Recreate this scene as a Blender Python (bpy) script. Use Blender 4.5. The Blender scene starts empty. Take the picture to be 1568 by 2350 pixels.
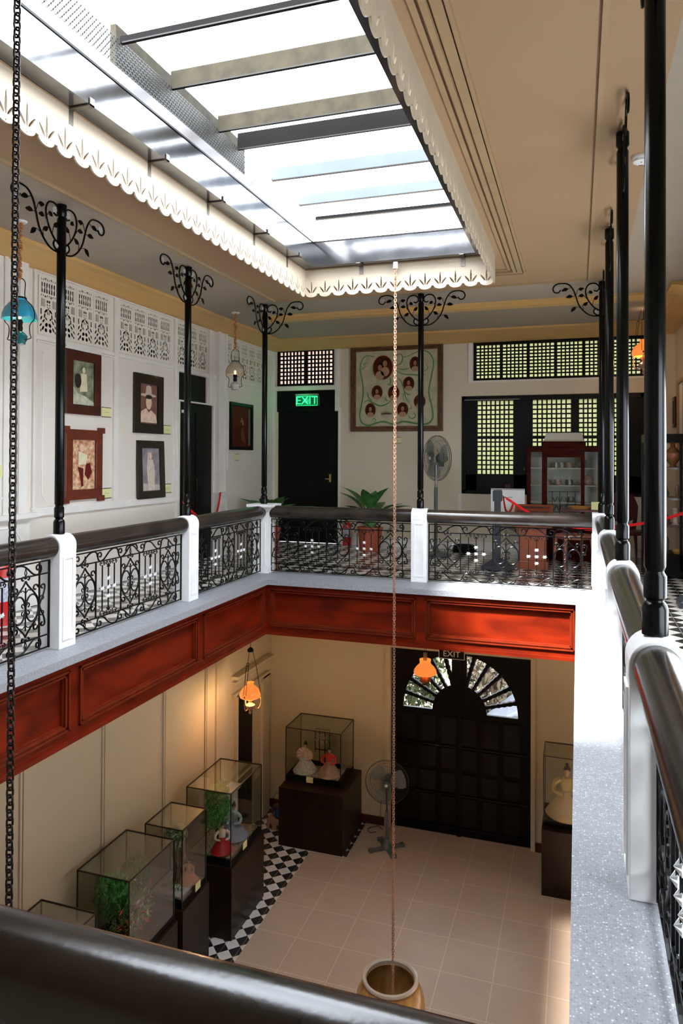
import bpy, bmesh, math, random
from mathutils import Vector, Matrix, Euler
random.seed(7)
PI = math.pi
col = bpy.context.scene.collection
scn = bpy.context.scene

# ------------------------------------------------------------------ camera, world, lights
F_PX, CX, CY, YAW, PITCH, ROLL, EYE = 1643.07, 782.5, 1031.9, .3202, .0104, .0045, 1.4094
cd = bpy.data.cameras.new('camera'); cam = bpy.data.objects.new('camera', cd); col.objects.link(cam)
fw = Vector((-math.sin(YAW)*math.cos(PITCH), math.cos(YAW)*math.cos(PITCH), math.sin(PITCH)))
rt = Vector((math.cos(YAW), math.sin(YAW), 0)); up = rt.cross(fw)
rt2 = rt*math.cos(ROLL) + up*math.sin(ROLL); up2 = up*math.cos(ROLL) - rt*math.sin(ROLL)
cam.matrix_world = Matrix(((rt2.x, up2.x, -fw.x, 0), (rt2.y, up2.y, -fw.y, 0), (rt2.z, up2.z, -fw.z, EYE), (0, 0, 0, 1)))
cd.sensor_width = 36; cd.sensor_fit = 'AUTO'; cd.lens = F_PX/2350*36
cd.shift_x = (784-CX)/2350; cd.shift_y = (CY-1175)/2350
cd.clip_start = .05; cd.clip_end = 200
scn.camera = cam
scn.view_settings.view_transform = 'Standard'; scn.view_settings.look = 'None'
scn.view_settings.gamma = 1; scn.view_settings.use_curve_mapping = False
scn.view_settings.exposure = 1.7

w = bpy.data.worlds.new('sky'); scn.world = w; w.use_nodes = True
bg = w.node_tree.nodes['Background']
bg.inputs[0].default_value = (.84, .91, 1.0, 1); bg.inputs[1].default_value = 4.0

def light(name, kind, loc, energy, color, rot=(0, 0, 0), **kw):
    d = bpy.data.lights.new(name, kind); d.energy = energy; d.color = color
    for k, v in kw.items(): setattr(d, k, v)
    o = bpy.data.objects.new(name, d); col.objects.link(o); o.location = loc; o.rotation_euler = rot
    return o
sd = Vector((.33, .52, -1))
sun = light('sun', 'SUN', (0, 0, 8), 18.0, (1, .97, .92), angle=math.radians(7))
sun.rotation_euler = sd.to_track_quat('-Z', 'Y').to_euler()

# ------------------------------------------------------------------ materials
MATS = {}
def mat(name, color, rough=.5, metal=0, spec=.5, coat=0, color2=None, scale=5, detail=3, bump=0, bscale=30,
        emit=None, estr=0, stretch=None, trans=0, alpha=1, tw=.5, coord='Object', ior=1.45):
    if name in MATS: return MATS[name]
    m = bpy.data.materials.new(name); m.use_nodes = True; nt = m.node_tree; N = nt.nodes; L = nt.links
    b = N['Principled BSDF']
    b.inputs['Base Color'].default_value = (*color, 1); b.inputs['Roughness'].default_value = rough
    b.inputs['Metallic'].default_value = metal; b.inputs['Specular IOR Level'].default_value = spec
    b.inputs['Coat Weight'].default_value = coat; b.inputs['Coat Roughness'].default_value = .08
    b.inputs['Transmission Weight'].default_value = trans; b.inputs['Alpha'].default_value = alpha
    b.inputs['IOR'].default_value = ior
    tc = N.new('ShaderNodeTexCoord'); mp = N.new('ShaderNodeMapping'); L.new(tc.outputs[coord], mp.inputs[0])
    if stretch: mp.inputs['Scale'].default_value = stretch
    c2 = color2 or tuple(c*.9 for c in color)
    nz = N.new('ShaderNodeTexNoise'); nz.inputs['Scale'].default_value = scale; nz.inputs['Detail'].default_value = detail
    L.new(mp.outputs[0], nz.inputs['Vector'])
    cr = N.new('ShaderNodeValToRGB'); cr.color_ramp.elements[0].position = .5-tw/2*.8; cr.color_ramp.elements[1].position = .5+tw/2*.8
    cr.color_ramp.elements[0].color = (*color, 1); cr.color_ramp.elements[1].color = (*c2, 1)
    L.new(nz.outputs['Fac'], cr.inputs[0]); L.new(cr.outputs[0], b.inputs['Base Color'])
    if bump:
        n2 = N.new('ShaderNodeTexNoise'); n2.inputs['Scale'].default_value = bscale; L.new(mp.outputs[0], n2.inputs['Vector'])
        bp = N.new('ShaderNodeBump'); bp.inputs['Strength'].default_value = bump; bp.inputs['Distance'].default_value = .01
        L.new(n2.outputs['Fac'], bp.inputs['Height']); L.new(bp.outputs[0], b.inputs['Normal'])
    if emit:
        b.inputs['Emission Color'].default_value = (*emit, 1); b.inputs['Emission Strength'].default_value = estr
    MATS[name] = m; return m

def node_mat(name, fn):
    if name in MATS: return MATS[name]
    m = bpy.data.materials.new(name); m.use_nodes = True
    fn(m.node_tree, m.node_tree.nodes, m.node_tree.links, m.node_tree.nodes['Principled BSDF']); MATS[name] = m; return m
def wpos(N, L):
    g = N.new('ShaderNodeNewGeometry'); s = N.new('ShaderNodeSeparateXYZ'); L.new(g.outputs['Position'], s.inputs[0]); return g, s
def mth(N, L, op, a, b=None):
    n = N.new('ShaderNodeMath'); n.operation = op
    for i, v in enumerate((a, b)):
        if v is None: continue
        if isinstance(v, (int, float)): n.inputs[i].default_value = v
        else: L.new(v, n.inputs[i])
    return n.outputs[0]
def mixc(N, L, f, a, b, bt='MIX'):
    n = N.new('ShaderNodeMix'); n.data_type = 'RGBA'; n.blend_type = bt
    if isinstance(f, (int, float)): n.inputs[0].default_value = f
    else: L.new(f, n.inputs[0])
    for i, v in ((6, a), (7, b)):
        if isinstance(v, tuple): n.inputs[i].default_value = (*v, 1)
        else: L.new(v, n.inputs[i])
    return n.outputs[2]
def checker_fac(N, L, s, off=0.0, d=.2):
    # diamonds of diagonal d : floor((x+y)/d)+floor((x-y)/d) odd
    a = mth(N, L, 'FLOOR', mth(N, L, 'DIVIDE', mth(N, L, 'ADD', mth(N, L, 'ADD', s.outputs[0], s.outputs[1]), off), d))
    b = mth(N, L, 'FLOOR', mth(N, L, 'DIVIDE', mth(N, L, 'SUBTRACT', s.outputs[0], s.outputs[1]), d))
    return mth(N, L, 'FLOORED_MODULO', mth(N, L, 'ADD', a, b), 2.0)
def grid_line(N, L, co, step, off, wd):
    m = mth(N, L, 'FLOORED_MODULO', mth(N, L, 'SUBTRACT', co, off), step)
    m = mth(N, L, 'MINIMUM', m, mth(N, L, 'SUBTRACT', step, m))
    return mth(N, L, 'LESS_THAN', m, wd)
def f_check(nt, N, L, b):
    g, s = wpos(N, L); f = checker_fac(N, L, s)
    nz = N.new('ShaderNodeTexNoise'); nz.inputs['Scale'].default_value = 9; L.new(g.outputs['Position'], nz.inputs['Vector'])
    wh = mixc(N, L, nz.outputs['Fac'], (.74, .70, .63), (.88, .85, .79)); bk = mixc(N, L, nz.outputs['Fac'], (.025, .026, .03), (.05, .05, .05))
    c = mixc(N, L, f, wh, bk)
    gl = mth(N, L, 'MAXIMUM', grid_line(N, L, s.outputs[0], .2, 0, .0016), grid_line(N, L, s.outputs[1], .2, 0, .0016))
    c = mixc(N, L, gl, c, (.5, .48, .4)); L.new(c, b.inputs['Base Color']); b.inputs['Roughness'].default_value = .22
    b.inputs['Coat Weight'].default_value = .25
def f_ground(nt, N, L, b):
    g, s = wpos(N, L)
    nz = N.new('ShaderNodeTexNoise'); nz.inputs['Scale'].default_value = 2.2; nz.inputs['Detail'].default_value = 6; L.new(g.outputs['Position'], nz.inputs['Vector'])
    n3 = N.new('ShaderNodeTexNoise'); n3.inputs['Scale'].default_value = 14; n3.inputs['Detail'].default_value = 5; L.new(g.outputs['Position'], n3.inputs['Vector'])
    terr = mixc(N, L, nz.outputs['Fac'], (.50, .34, .22), (.35, .26, .20)); terr = mixc(N, L, mth(N, L, 'MULTIPLY', n3.outputs['Fac'], .5), terr, (.46, .36, .28))
    gl = mth(N, L, 'MAXIMUM', grid_line(N, L, s.outputs[0], .585, -2.069, .0055), grid_line(N, L, s.outputs[1], .585, 10.48, .0055))
    terr = mixc(N, L, mth(N, L, 'MULTIPLY', gl, .42), terr, (.72, .62, .50))
    f = checker_fac(N, L, s, .04)
    chk = mixc(N, L, f, (.62, .58, .54), (.012, .012, .014))
    g2 = mth(N, L, 'MAXIMUM', grid_line(N, L, s.outputs[0], .2, 0, .0016), grid_line(N, L, s.outputs[1], .2, 0, .0016))
    chk = mixc(N, L, g2, chk, (.4, .37, .33))
    m1 = mth(N, L, 'LESS_THAN', s.outputs[0], -3.76)
    m2 = mth(N, L, 'MULTIPLY', mth(N, L, 'GREATER_THAN', s.outputs[1], 9.97), mth(N, L, 'LESS_THAN', s.outputs[0], -3.2))
    m = mth(N, L, 'MAXIMUM', m1, m2)
    L.new(mixc(N, L, m, terr, chk), b.inputs['Base Color']); b.inputs['Roughness'].default_value = .38
def f_terrazzo(nt, N, L, b):
    g, s = wpos(N, L)
    v = N.new('ShaderNodeTexVoronoi'); v.inputs['Scale'].default_value = 120; L.new(g.outputs['Position'], v.inputs['Vector'])
    cr = N.new('ShaderNodeValToRGB'); e = cr.color_ramp.elements; e[0].position = .0; e[0].color = (.17, .175, .19, 1); e[1].position = 1; e[1].color = (.58, .58, .59, 1)
    a = cr.color_ramp.elements.new(.45); a.color = (.27, .28, .30, 1); a2 = cr.color_ramp.elements.new(.8); a2.color = (.36, .37, .39, 1)
    sp = N.new('ShaderNodeSeparateColor'); L.new(v.outputs['Color'], sp.inputs[0]); L.new(sp.outputs[0], cr.inputs[0])
    dd = mth(N, L, 'GREATER_THAN', v.outputs['Distance'], .42)
    L.new(mixc(N, L, dd, cr.outputs[0], (.26, .27, .29)), b.inputs['Base Color']); b.inputs['Roughness'].default_value = .5
def f_ceiling(nt, N, L, b):
    g, s = wpos(N, L)
    nz = N.new('ShaderNodeTexNoise'); nz.inputs['Scale'].default_value = 1.3; nz.inputs['Detail'].default_value = 5; L.new(g.outputs['Position'], nz.inputs['Vector'])
    c = mixc(N, L, nz.outputs['Fac'], (.36, .225, .115), (.33, .215, .12))
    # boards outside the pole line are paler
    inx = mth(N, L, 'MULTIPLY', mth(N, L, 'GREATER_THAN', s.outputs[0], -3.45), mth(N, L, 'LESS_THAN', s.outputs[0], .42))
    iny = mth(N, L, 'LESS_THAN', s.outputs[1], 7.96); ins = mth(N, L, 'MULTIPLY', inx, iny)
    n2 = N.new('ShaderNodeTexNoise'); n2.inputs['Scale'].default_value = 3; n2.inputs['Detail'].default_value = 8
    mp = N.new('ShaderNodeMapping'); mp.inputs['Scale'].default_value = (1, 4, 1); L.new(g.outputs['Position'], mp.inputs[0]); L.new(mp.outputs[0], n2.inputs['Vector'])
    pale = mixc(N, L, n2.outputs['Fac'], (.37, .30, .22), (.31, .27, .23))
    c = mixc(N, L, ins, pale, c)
    gl = grid_line(N, L, s.outputs[1], .31, .1, .0022)
    c = mixc(N, L, mth(N, L, 'MULTIPLY', gl, .35), c, (.36, .27, .18))
    L.new(c, b.inputs['Base Color']); b.inputs['Roughness'].default_value = .6
def f_mahog(nt, N, L, b):
    g, s = wpos(N, L)
    mp = N.new('ShaderNodeMapping'); mp.inputs['Scale'].default_value = (1, 1, 3.5); L.new(g.outputs['Position'], mp.inputs[0])
    nz = N.new('ShaderNodeTexNoise'); nz.inputs['Scale'].default_value = 1.6; nz.inputs['Detail'].default_value = 6; nz.inputs['Distortion'].default_value = .6
    L.new(mp.outputs[0], nz.inputs['Vector'])
    cr = N.new('ShaderNodeValToRGB'); e = cr.color_ramp.elements; e[0].position = .3; e[0].color = (.060, .0040, .0010, 1); e[1].position = .75; e[1].color = (.20, .014, .0022, 1)
    L.new(nz.outputs['Fac'], cr.inputs[0]); L.new(cr.outputs[0], b.inputs['Base Color'])
    b.inputs['Roughness'].default_value = .38; b.inputs['Specular IOR Level'].default_value = .16; b.inputs['Coat Weight'].default_value = .05; b.inputs['Coat Roughness'].default_value = .12
def f_capiz(nt, N, L, b):
    # shell panes: every pane its own tint, lets daylight through
    g, s = wpos(N, L)
    wn = N.new('ShaderNodeTexWhiteNoise'); wn.noise_dimensions = '3D'
    sn = N.new('ShaderNodeVectorMath'); sn.operation = 'SNAP'; sn.inputs[1].default_value = (.062, 5, .062); L.new(g.outputs['Position'], sn.inputs[0]); L.new(sn.outputs[0], wn.inputs[0])
    n2 = N.new('ShaderNodeTexNoise'); n2.inputs['Scale'].default_value = 2.2; L.new(g.outputs['Position'], n2.inputs['Vector'])
    c = mixc(N, L, wn.outputs[0], (.44, .44, .30), (.46, .40, .35)); c = mixc(N, L, n2.outputs['Fac'], c, (.40, .42, .24))
    t = N.new('ShaderNodeBsdfTranslucent'); L.new(c, t.inputs[0]); df = N.new('ShaderNodeBsdfDiffuse'); L.new(c, df.inputs[0])
    mx = N.new('ShaderNodeMixShader'); mx.inputs[0].default_value = .3; L.new(t.outputs[0], mx.inputs[1]); L.new(df.outputs[0], mx.inputs[2])
    L.new(mx.outputs[0], N['Material Output'].inputs[0])
def f_roofglass(nt, N, L, b):
    g, s = wpos(N, L)
    nz = N.new('ShaderNodeTexNoise'); nz.inputs['Scale'].default_value = 1.5; L.new(g.outputs['Position'], nz.inputs['Vector'])
    t = N.new('ShaderNodeBsdfTransparent'); t.inputs[0].default_value = (.97, .98, 1, 1)
    tl = N.new('ShaderNodeBsdfTranslucent'); tl.inputs[0].default_value = (.9, .93, .95, 1)
    mx = N.new('ShaderNodeMixShader'); L.new(mth(N, L, 'MULTIPLY', nz.outputs['Fac'], .3), mx.inputs[0]); L.new(t.outputs[0], mx.inputs[1]); L.new(tl.outputs[0], mx.inputs[2])
    L.new(mx.outputs[0], N['Material Output'].inputs[0])
def glassmat(name, tint, refl=.08):
    def f(nt, N, L, b):
        t = N.new('ShaderNodeBsdfTransparent'); t.inputs[0].default_value = (*tint, 1)
        gl = N.new('ShaderNodeBsdfGlossy'); gl.inputs['Roughness'].default_value = .03
        lw = N.new('ShaderNodeLayerWeight'); lw.inputs[0].default_value = .25
        f_ = mth(N, L, 'ADD', mth(N, L, 'MULTIPLY', lw.outputs['Fresnel'], .45), refl*.3)
        mx = N.new('ShaderNodeMixShader'); L.new(f_, mx.inputs[0]); L.new(t.outputs[0], mx.inputs[1]); L.new(gl.outputs[0], mx.inputs[2])
        L.new(mx.outputs[0], N['Material Output'].inputs[0])
    return node_mat(name, f)
M_CHECK = node_mat('checker_tiles', f_check); M_GROUND = node_mat('ground_tiles', f_ground)
M_MAHOGL = mat('mahogany_moulding', (.15, .016, .004), .3, spec=.35, coat=.15, color2=(.10, .010, .003), scale=6)
M_TERR = node_mat('terrazzo', f_terrazzo); M_CEIL = node_mat('ceiling_boards', f_ceiling)
M_MAHOG = node_mat('mahogany', f_mahog); M_CAPIZ = node_mat('capiz_shell', f_capiz); M_ROOF = node_mat('roof_sheet', f_roofglass)
def f_capiz_pink(nt, N, L, b):
    f_capiz(nt, N, L, b)
    for n in N:
        if n.type == 'MIX' and n.data_type == 'RGBA':
            if n.inputs[7].is_linked is False and not n.inputs[6].is_linked: n.inputs[6].default_value = (.50, .42, .36, 1); n.inputs[7].default_value = (.62, .50, .46, 1)
            elif not n.inputs[7].is_linked: n.inputs[7].default_value = (.55, .46, .40, 1)
M_CAPIZ2 = node_mat('capiz_shell_pink', f_capiz_pink)
M_GLASS = glassmat('clear_glass', (.965, .98, .965)); M_LAMPGLASS = glassmat('lamp_glass', (.9, .92, .9), .2)
M_WALL = mat('cream_wall', (.73, .68, .61), .55, color2=(.70, .64, .56), scale=1.2)
M_FAR = mat('far_wall_paint', (.66, .58, .44), .55, color2=(.62, .55, .43), scale=1.0)
M_LOW = mat('lower_wall_paint', (.66, .56, .40), .6, color2=(.60, .52, .38), scale=.9, bump=.02)
M_TRIM = mat('white_trim', (.78, .75, .70), .4)
M_YEL = mat('yellow_cove', (.62, .355, .11), .5, color2=(.58, .37, .14), scale=2)
M_MOULD = mat('tan_moulding', (.36, .245, .13), .5)
M_WHITE = mat('white_gloss_paint', (.86, .86, .86), .35)
M_IRON = mat('black_iron', (.0025, .0025, .003), .35, spec=.22, color2=(.002, .002, .002))
M_POLE = mat('black_pole_paint', (.0015, .002, .0018), .20, spec=.22, color2=(.0025, .0025, .0025), scale=12)
M_RAIL = mat('dark_rail_wood', (.012, .0095, .008), .20, spec=.6, color2=(.034, .025, .019), scale=4, stretch=(1, 1, 1), bump=.03, bscale=60)
M_BLACK = mat('black_wood', (.0035, .003, .0028), .45, spec=.2)
M_DARKRED = mat('dark_red_wood', (.075, .012, .008), .35, coat=.3, color2=(.04, .008, .006), scale=3, stretch=(1, 1, 6))
M_REDWOOD = mat('red_brown_wood', (.16, .030, .014), .35, coat=.3, color2=(.10, .018, .010), scale=3, stretch=(1, 1, 6))
M_BROWN = mat('gold_brown_frame', (.13, .050, .012), .4, color2=(.05, .018, .006), scale=14, coat=.3)
M_STEEL = mat('stainless_steel', (.22, .215, .22), .14, metal=1, bump=.10, bscale=3.5, color2=(.15, .148, .15))
M_DSTEEL = mat('dull_steel', (.16, .14, .12), .4, metal=.8)
M_FASCIA = mat('cream_fascia', (.50, .42, .31), .5)
M_COPPER = mat('copper_chain_metal', (.52, .27, .18), .4, metal=.6, color2=(.36, .19, .13))
M_BCHAIN = mat('black_chain_metal', (.02, .018, .018), .35, metal=.6, color2=(.045, .03, .025))
M_YCARD = mat('yellow_card', (.74, .72, .36), .6); M_PAPER = mat('white_paper', (.8, .8, .78), .6)
M_INK = mat('ink', (.05, .05, .05), .7)
M_BRASS = mat('brass', (.55, .38, .12), .3, metal=.9); M_GREYP = mat('grey_green_paint', (.09, .11, .10), .45)
M_RED = mat('signal_red', (.55, .008, .008), .3, coat=.4); M_ROPE = mat('red_rope', (.75, .004, .006), .6, bump=.4, bscale=120)
M_TERRA = mat('terracotta_pot', (.40, .085, .045), .5, color2=(.33, .07, .04))
M_LEAF = mat('leaf_green', (.06, .20, .04), .4, color2=(.03, .11, .03), scale=8)
M_LEAF2 = mat('bright_leaf', (.10, .34, .06), .5, color2=(.05, .20, .05), scale=10)
M_LEAF3 = mat('olive_leaf', (.25, .34, .09), .6, color2=(.14, .22, .06), scale=10)
M_LEAFD = mat('dark_leaf', (.012, .035, .012), .4)

# ------------------------------------------------------------------ mesh helpers
def B(): return bmesh.new()
def box(bm, x0, x1, y0, y1, z0, z1, M=None):
    vs = [bm.verts.new((x, y, z)) for x in (x0, x1) for y in (y0, y1) for z in (z0, z1)]
    if M is not None:
        for v in vs: v.co = M @ v.co
    for f in ((0, 1, 3, 2), (4, 6, 7, 5), (0, 4, 5, 1), (2, 3, 7, 6), (0, 2, 6, 4), (1, 5, 7, 3)):
        bm.faces.new([vs[i] for i in f])
    return vs
def tube(bm, pts, r, n=6, closed=False, caps=True):
    pts = [Vector(p) for p in pts]; m = len(pts)
    if m < 2: return
    rs = r if isinstance(r, (list, tuple)) else [r]*m
    t0 = (pts[1]-pts[0]).normalized(); a = Vector((0, 0, 1)) if abs(t0.z) < .9 else Vector((1, 0, 0))
    nrm = t0.cross(a).normalized(); rings = []
    for i, p in enumerate(pts):
        if closed: t = (pts[(i+1) % m]-pts[i-1])
        else: t = pts[min(i+1, m-1)]-pts[max(i-1, 0)]
        if t.length < 1e-9: t = t0.copy()
        t.normalize(); nrm = (nrm-t*nrm.dot(t))
        nrm = nrm.normalized() if nrm.length > 1e-6 else t.orthogonal().normalized()
        b = t.cross(nrm)
        rings.append([bm.verts.new(p+nrm*math.cos(2*PI*k/n+PI/n)*rs[i]+b*math.sin(2*PI*k/n+PI/n)*rs[i]) for k in range(n)])
    for i in range(m if closed else m-1):
        A, C = rings[i], rings[(i+1) % m]
        for k in range(n): bm.faces.new((A[k], A[(k+1) % n], C[(k+1) % n], C[k]))
    if caps and not closed:
        try: bm.faces.new(rings[0][::-1]); bm.faces.new(rings[-1])
        except ValueError: pass
def lathe(bm, prof, n=24, c=(0, 0, 0), sx=1, sy=1, M=None):
    rings = []
    for r, z in prof:
        if r < 1e-5:
            rings.append([bm.verts.new((c[0], c[1], c[2]+z))])
        else: rings.append([bm.verts.new((c[0]+r*sx*math.cos(2*PI*k/n), c[1]+r*sy*math.sin(2*PI*k/n), c[2]+z)) for k in range(n)])
    if M is not None:
        for rg in rings:
            for v in rg: v.co = M @ v.co
    for A, C in zip(rings, rings[1:]):
        if len(A) == 1 and len(C) == 1: continue
        for k in range(n):
            if len(A) == 1: bm.faces.new((A[0], C[(k+1) % n], C[k]))
            elif len(C) == 1: bm.faces.new((A[k], A[(k+1) % n], C[0]))
            else: bm.faces.new((A[k], A[(k+1) % n], C[(k+1) % n], C[k]))
def prism(bm, poly, fn, d0, d1):
    """2D polygon (list of (a,b)), fn(a,b,d)->3D, extruded from d0 to d1"""
    A = [bm.verts.new(fn(a, b, d0)) for a, b in poly]; C = [bm.verts.new(fn(a, b, d1)) for a, b in poly]
    n = len(poly)
    for f in ((A, 1), (C, 0)):
        try: bm.faces.new(f[0][::-1] if f[1] else f[0])
        except ValueError: pass
    for i in range(n): bm.faces.new((A[i], A[(i+1) % n], C[(i+1) % n], C[i]))
def obj(name, bm, m, parent=None, smooth=False, loc=None, bevel=0):
    bmesh.ops.recalc_face_normals(bm, faces=bm.faces)
    me = bpy.data.meshes.new(name); bm.to_mesh(me); bm.free(); me.materials.append(m)
    if smooth:
        for p in me.polygons: p.use_smooth = True
    o = bpy.data.objects.new(name, me); col.objects.link(o)
    if smooth:
        try: me.set_sharp_from_angle(angle=math.radians(40))
        except Exception: pass
    if parent: o.parent = parent
    if loc is not None: o.location = loc
    if bevel:
        md = o.modifiers.new('bevel', 'BEVEL'); md.width = bevel; md.segments = 2; md.limit_method = 'ANGLE'
    return o
def thing(name, label, cat, loc=(0, 0, 0), rz=0, group=None):
    o = bpy.data.objects.new(name, None); col.objects.link(o); o.location = loc; o.rotation_euler = (0, 0, rz)
    o.empty_display_size = .1
    return tag(o, label, cat, group)
def tag(o, label, cat, group=None, kind=None):
    if label: o['label'] = label
    if cat: o['category'] = cat
    if group: o['group'] = group
    if kind: o['kind'] = kind
    return o
def struct(o): o['kind'] = 'structure'; return o
KIDS = {}
def copy_tree(o, parent=None):
    c = o.copy(); col.objects.link(c)
    if parent: c.parent = parent
    for ch in [x for x in bpy.data.objects if x.parent == o]: copy_tree(ch, c)
    return c
def curve_panel(outline, holes, depth, name='x'):
    """flat board with real cut-outs; returns mesh in XZ plane (a->x, b->z), thickness depth in y"""
    cu = bpy.data.curves.new(name, 'CURVE'); cu.dimensions = '2D'; cu.fill_mode = 'BOTH'; cu.extrude = depth/2
    for poly in [outline]+holes:
        s = cu.splines.new('POLY'); s.points.add(len(poly)-1)
        for p, (a, b) in zip(s.points, poly): p.co = (a, b, 0, 1)
        s.use_cyclic_u = True
    o = bpy.data.objects.new(name, cu); col.objects.link(o)
    dg = bpy.context.evaluated_depsgraph_get(); me = bpy.data.meshes.new_from_object(o.evaluated_get(dg))
    bpy.data.objects.remove(o); bpy.data.curves.remove(cu)
    me.transform(Matrix.Rotation(PI/2, 4, 'X'))
    return me
def mobj(name, me, m, parent=None):
    me.materials.clear(); me.materials.append(m)
    o = bpy.data.objects.new(name, me); col.objects.link(o)
    if parent: o.parent = parent
    return o
def text_mesh(s, size, depth=.001, align='CENTER'):
    cu = bpy.data.curves.new('t', 'FONT'); cu.body = s; cu.size = size; cu.extrude = depth; cu.align_x = align; cu.align_y = 'CENTER'
    o = bpy.data.objects.new('t', cu); col.objects.link(o)
    dg = bpy.context.evaluated_depsgraph_get(); me = bpy.data.meshes.new_from_object(o.evaluated_get(dg))
    bpy.data.objects.remove(o); bpy.data.curves.remove(cu)
    me.transform(Matrix.Rotation(PI/2, 4, 'X')); return me
def spiral(cx, cz, r, a0, turns, k=24, r1=.15):
    return [(cx+r*(1-(1-r1)*i/k)*math.cos(a0+turns*2*PI*i/k), cz+r*(1-(1-r1)*i/k)*math.sin(a0+turns*2*PI*i/k)) for i in range(k+1)]
def bez(p0, p1, p2, p3, k=10):
    out = []
    for i in range(k+1):
        t = i/k; u = 1-t
        out.append(tuple(u**3*a+3*u*u*t*b+3*u*t*t*c+t**3*d for a, b, c, d in zip(p0, p1, p2, p3)))
    return out
def catmull(P, k=6):
    P = [Vector(p) for p in P]; Q = [P[0]]+P+[P[-1]]; out = []
    for i in range(1, len(Q)-2):
        a, b, c, d = Q[i-1], Q[i], Q[i+1], Q[i+2]
        for j in range(k):
            t = j/k
            out.append(.5*((2*b)+(c-a)*t+(2*a-5*b+4*c-d)*t*t+(-a+3*b-3*c+d)*t**3))
    out.append(P[-1]); return out
def leaf_cloud(bm, c, R, n, size, seed=0, flat=1.0):
    rd = random.Random(seed)
    for _ in range(n):
        while True:
            p = Vector((rd.uniform(-1, 1), rd.uniform(-1, 1), rd.uniform(-1, 1)))
            if p.length <= 1: break
        q = Vector((c[0]+p.x*R[0], c[1]+p.y*R[1], c[2]+p.z*R[2]))
        e = Euler((rd.uniform(0, 6.3), rd.uniform(0, 6.3), rd.uniform(0, 6.3))).to_matrix(); s = size*rd.uniform(.6, 1.3)
        vs = [bm.verts.new(q+e @ Vector(v)*s) for v in ((-1, 0, 0), (0, -.38, .12), (1, 0, 0), (0, .38, .12))]
        bm.faces.new(vs)
def big_leaf(bm, base, tip, wd, droop=.1, n=7):
    b = Vector(base); t = Vector(tip); d = t-b; side = d.cross(Vector((0, 0, 1)))
    side = side.normalized() if side.length > 1e-4 else Vector((1, 0, 0))
    upv = side.cross(d).normalized(); rows = []
    for i in range(n+1):
        s = i/n; wv = wd*math.sin(PI*min(1, max(.03, s**.8)))*.5+.001
        p = b+d*s+upv*math.sin(PI*s)*droop*d.length
        rows.append((bm.verts.new(p-side*wv+upv*wv*.3), bm.verts.new(p), bm.verts.new(p+side*wv+upv*wv*.3)))
    for A, C in zip(rows, rows[1:]):
        bm.faces.new((A[0], A[1], C[1], C[0])); bm.faces.new((A[1], A[2], C[2], C[1]))

# ------------------------------------------------------------------ dimensions
XL, XR, YF, YN, BAY = -3.649, .240, 8.026, .735, 1.8227      # pole lines of the light well
XM = (XL+XR)/2
ZC = 3.29; XW, YW, XRW = -4.88, 11.05, 1.30; ZG = -4.42; ZLC = -.58
HX0, HX1, HY0, HY1 = -2.63, -.74, 1.98, 6.75                  # opening of the ceiling
WX0, WX1, WY0, WY1 = -3.37, -.02, 1.24, 7.53                  # light well edge (inner ledge line)
YB = -1.6

# ------------------------------------------------------------------ SETTING: floors, walls, ceiling
b = B()
box(b, XW-.1, WX0-.08+.0, YB, YW+.1, -.45, -.004); box(b, WX1+.08, XRW+.1, YB, YW+.1, -.45, -.004)
box(b, WX0-.08, WX1+.08, WY1+.08, YW+.1, -.45, -.004); box(b, WX0-.08, WX1+.08, YB, WY0-.08, -.45, -.004)
struct(obj('floor', b, M_CHECK))
b = B(); box(b, XW-.3, XRW+.4, YB, YW+.3, ZG-.1, ZG); struct(obj('floor_ground', b, M_GROUND))
# ledge of terrazzo round the well (top flush with the tiles)
b = B(); o_ = .20
box(b, XL-.09, WX0, WY0-.3, WY1+.0, -.055, .004); box(b, WX1, XR+.10, WY0-.3, WY1, -.055, .004)
box(b, XL-.09, XR+.10, WY1, YF+.10, -.055, .004); box(b, XL-.09, XR+.10, YN-.1, WY0, -.055, .004)
struct(obj('trim_1', b, M_TERR))
# ceiling with the skylight opening
b = B(); T = .08
box(b, XW-.1, HX0, YB, YW+.1, ZC, ZC+T); box(b, HX1, XRW+.1, YB, YW+.1, ZC, ZC+T)
box(b, HX0, HX1, HY1, YW+.1, ZC, ZC+T); box(b, HX0, HX1, YB, HY0, ZC, ZC+T)
struct(obj('ceiling', b, M_CEIL))
b = B(); box(b, XW-.1, WX0-.10, YB, YW, ZLC, ZLC+.05); box(b, WX1+.10, XRW+.1, YB, YW, ZLC, ZLC+.05)
box(b, WX0-.1, WX1+.1, WY1+.1, YW, ZLC, ZLC+.05); box(b, WX0-.1, WX1+.1, YB, WY0-.1, ZLC, ZLC+.05)
struct(obj('ceiling_lower', b, M_LOW))
# mouldings on the ceiling
def ring_mould(b, x0, x1, y0, y1, wd, h, z=ZC):
    box(b, x0, x0+wd, y0, y1, z-h, z); box(b, x1-wd, x1, y0, y1, z-h, z)
    box(b, x0+wd, x1-wd, y1-wd, y1, z-h, z); box(b, x0+wd, x1-wd, y0, y0+wd, z-h, z)
b = B(); ring_mould(b, -2.86, -.50, 1.4, 7.42, .02, .03); ring_mould(b, -2.83, -.53, 1.43, 7.39, .05, .022); ring_mould(b, -2.77, -.59, 1.49, 7.33, .03, .034); ring_mould(b, -2.72, -.64, 1.54, 7.28, .03, .015)
struct(obj('trim_2', b, M_MOULD))
b = B(); ring_mould(b, XL+.16, XR-.12, YN+.1, YF-.09, .025, .02)
struct(obj('trim_3', b, M_MOULD))
b = B()
box(b, XL-.4, XRW, 8.74, 9.06, ZC-.035, ZC); box(b, XL-.4, XRW, 8.80, 8.86, ZC-.055, ZC-.03)
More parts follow.
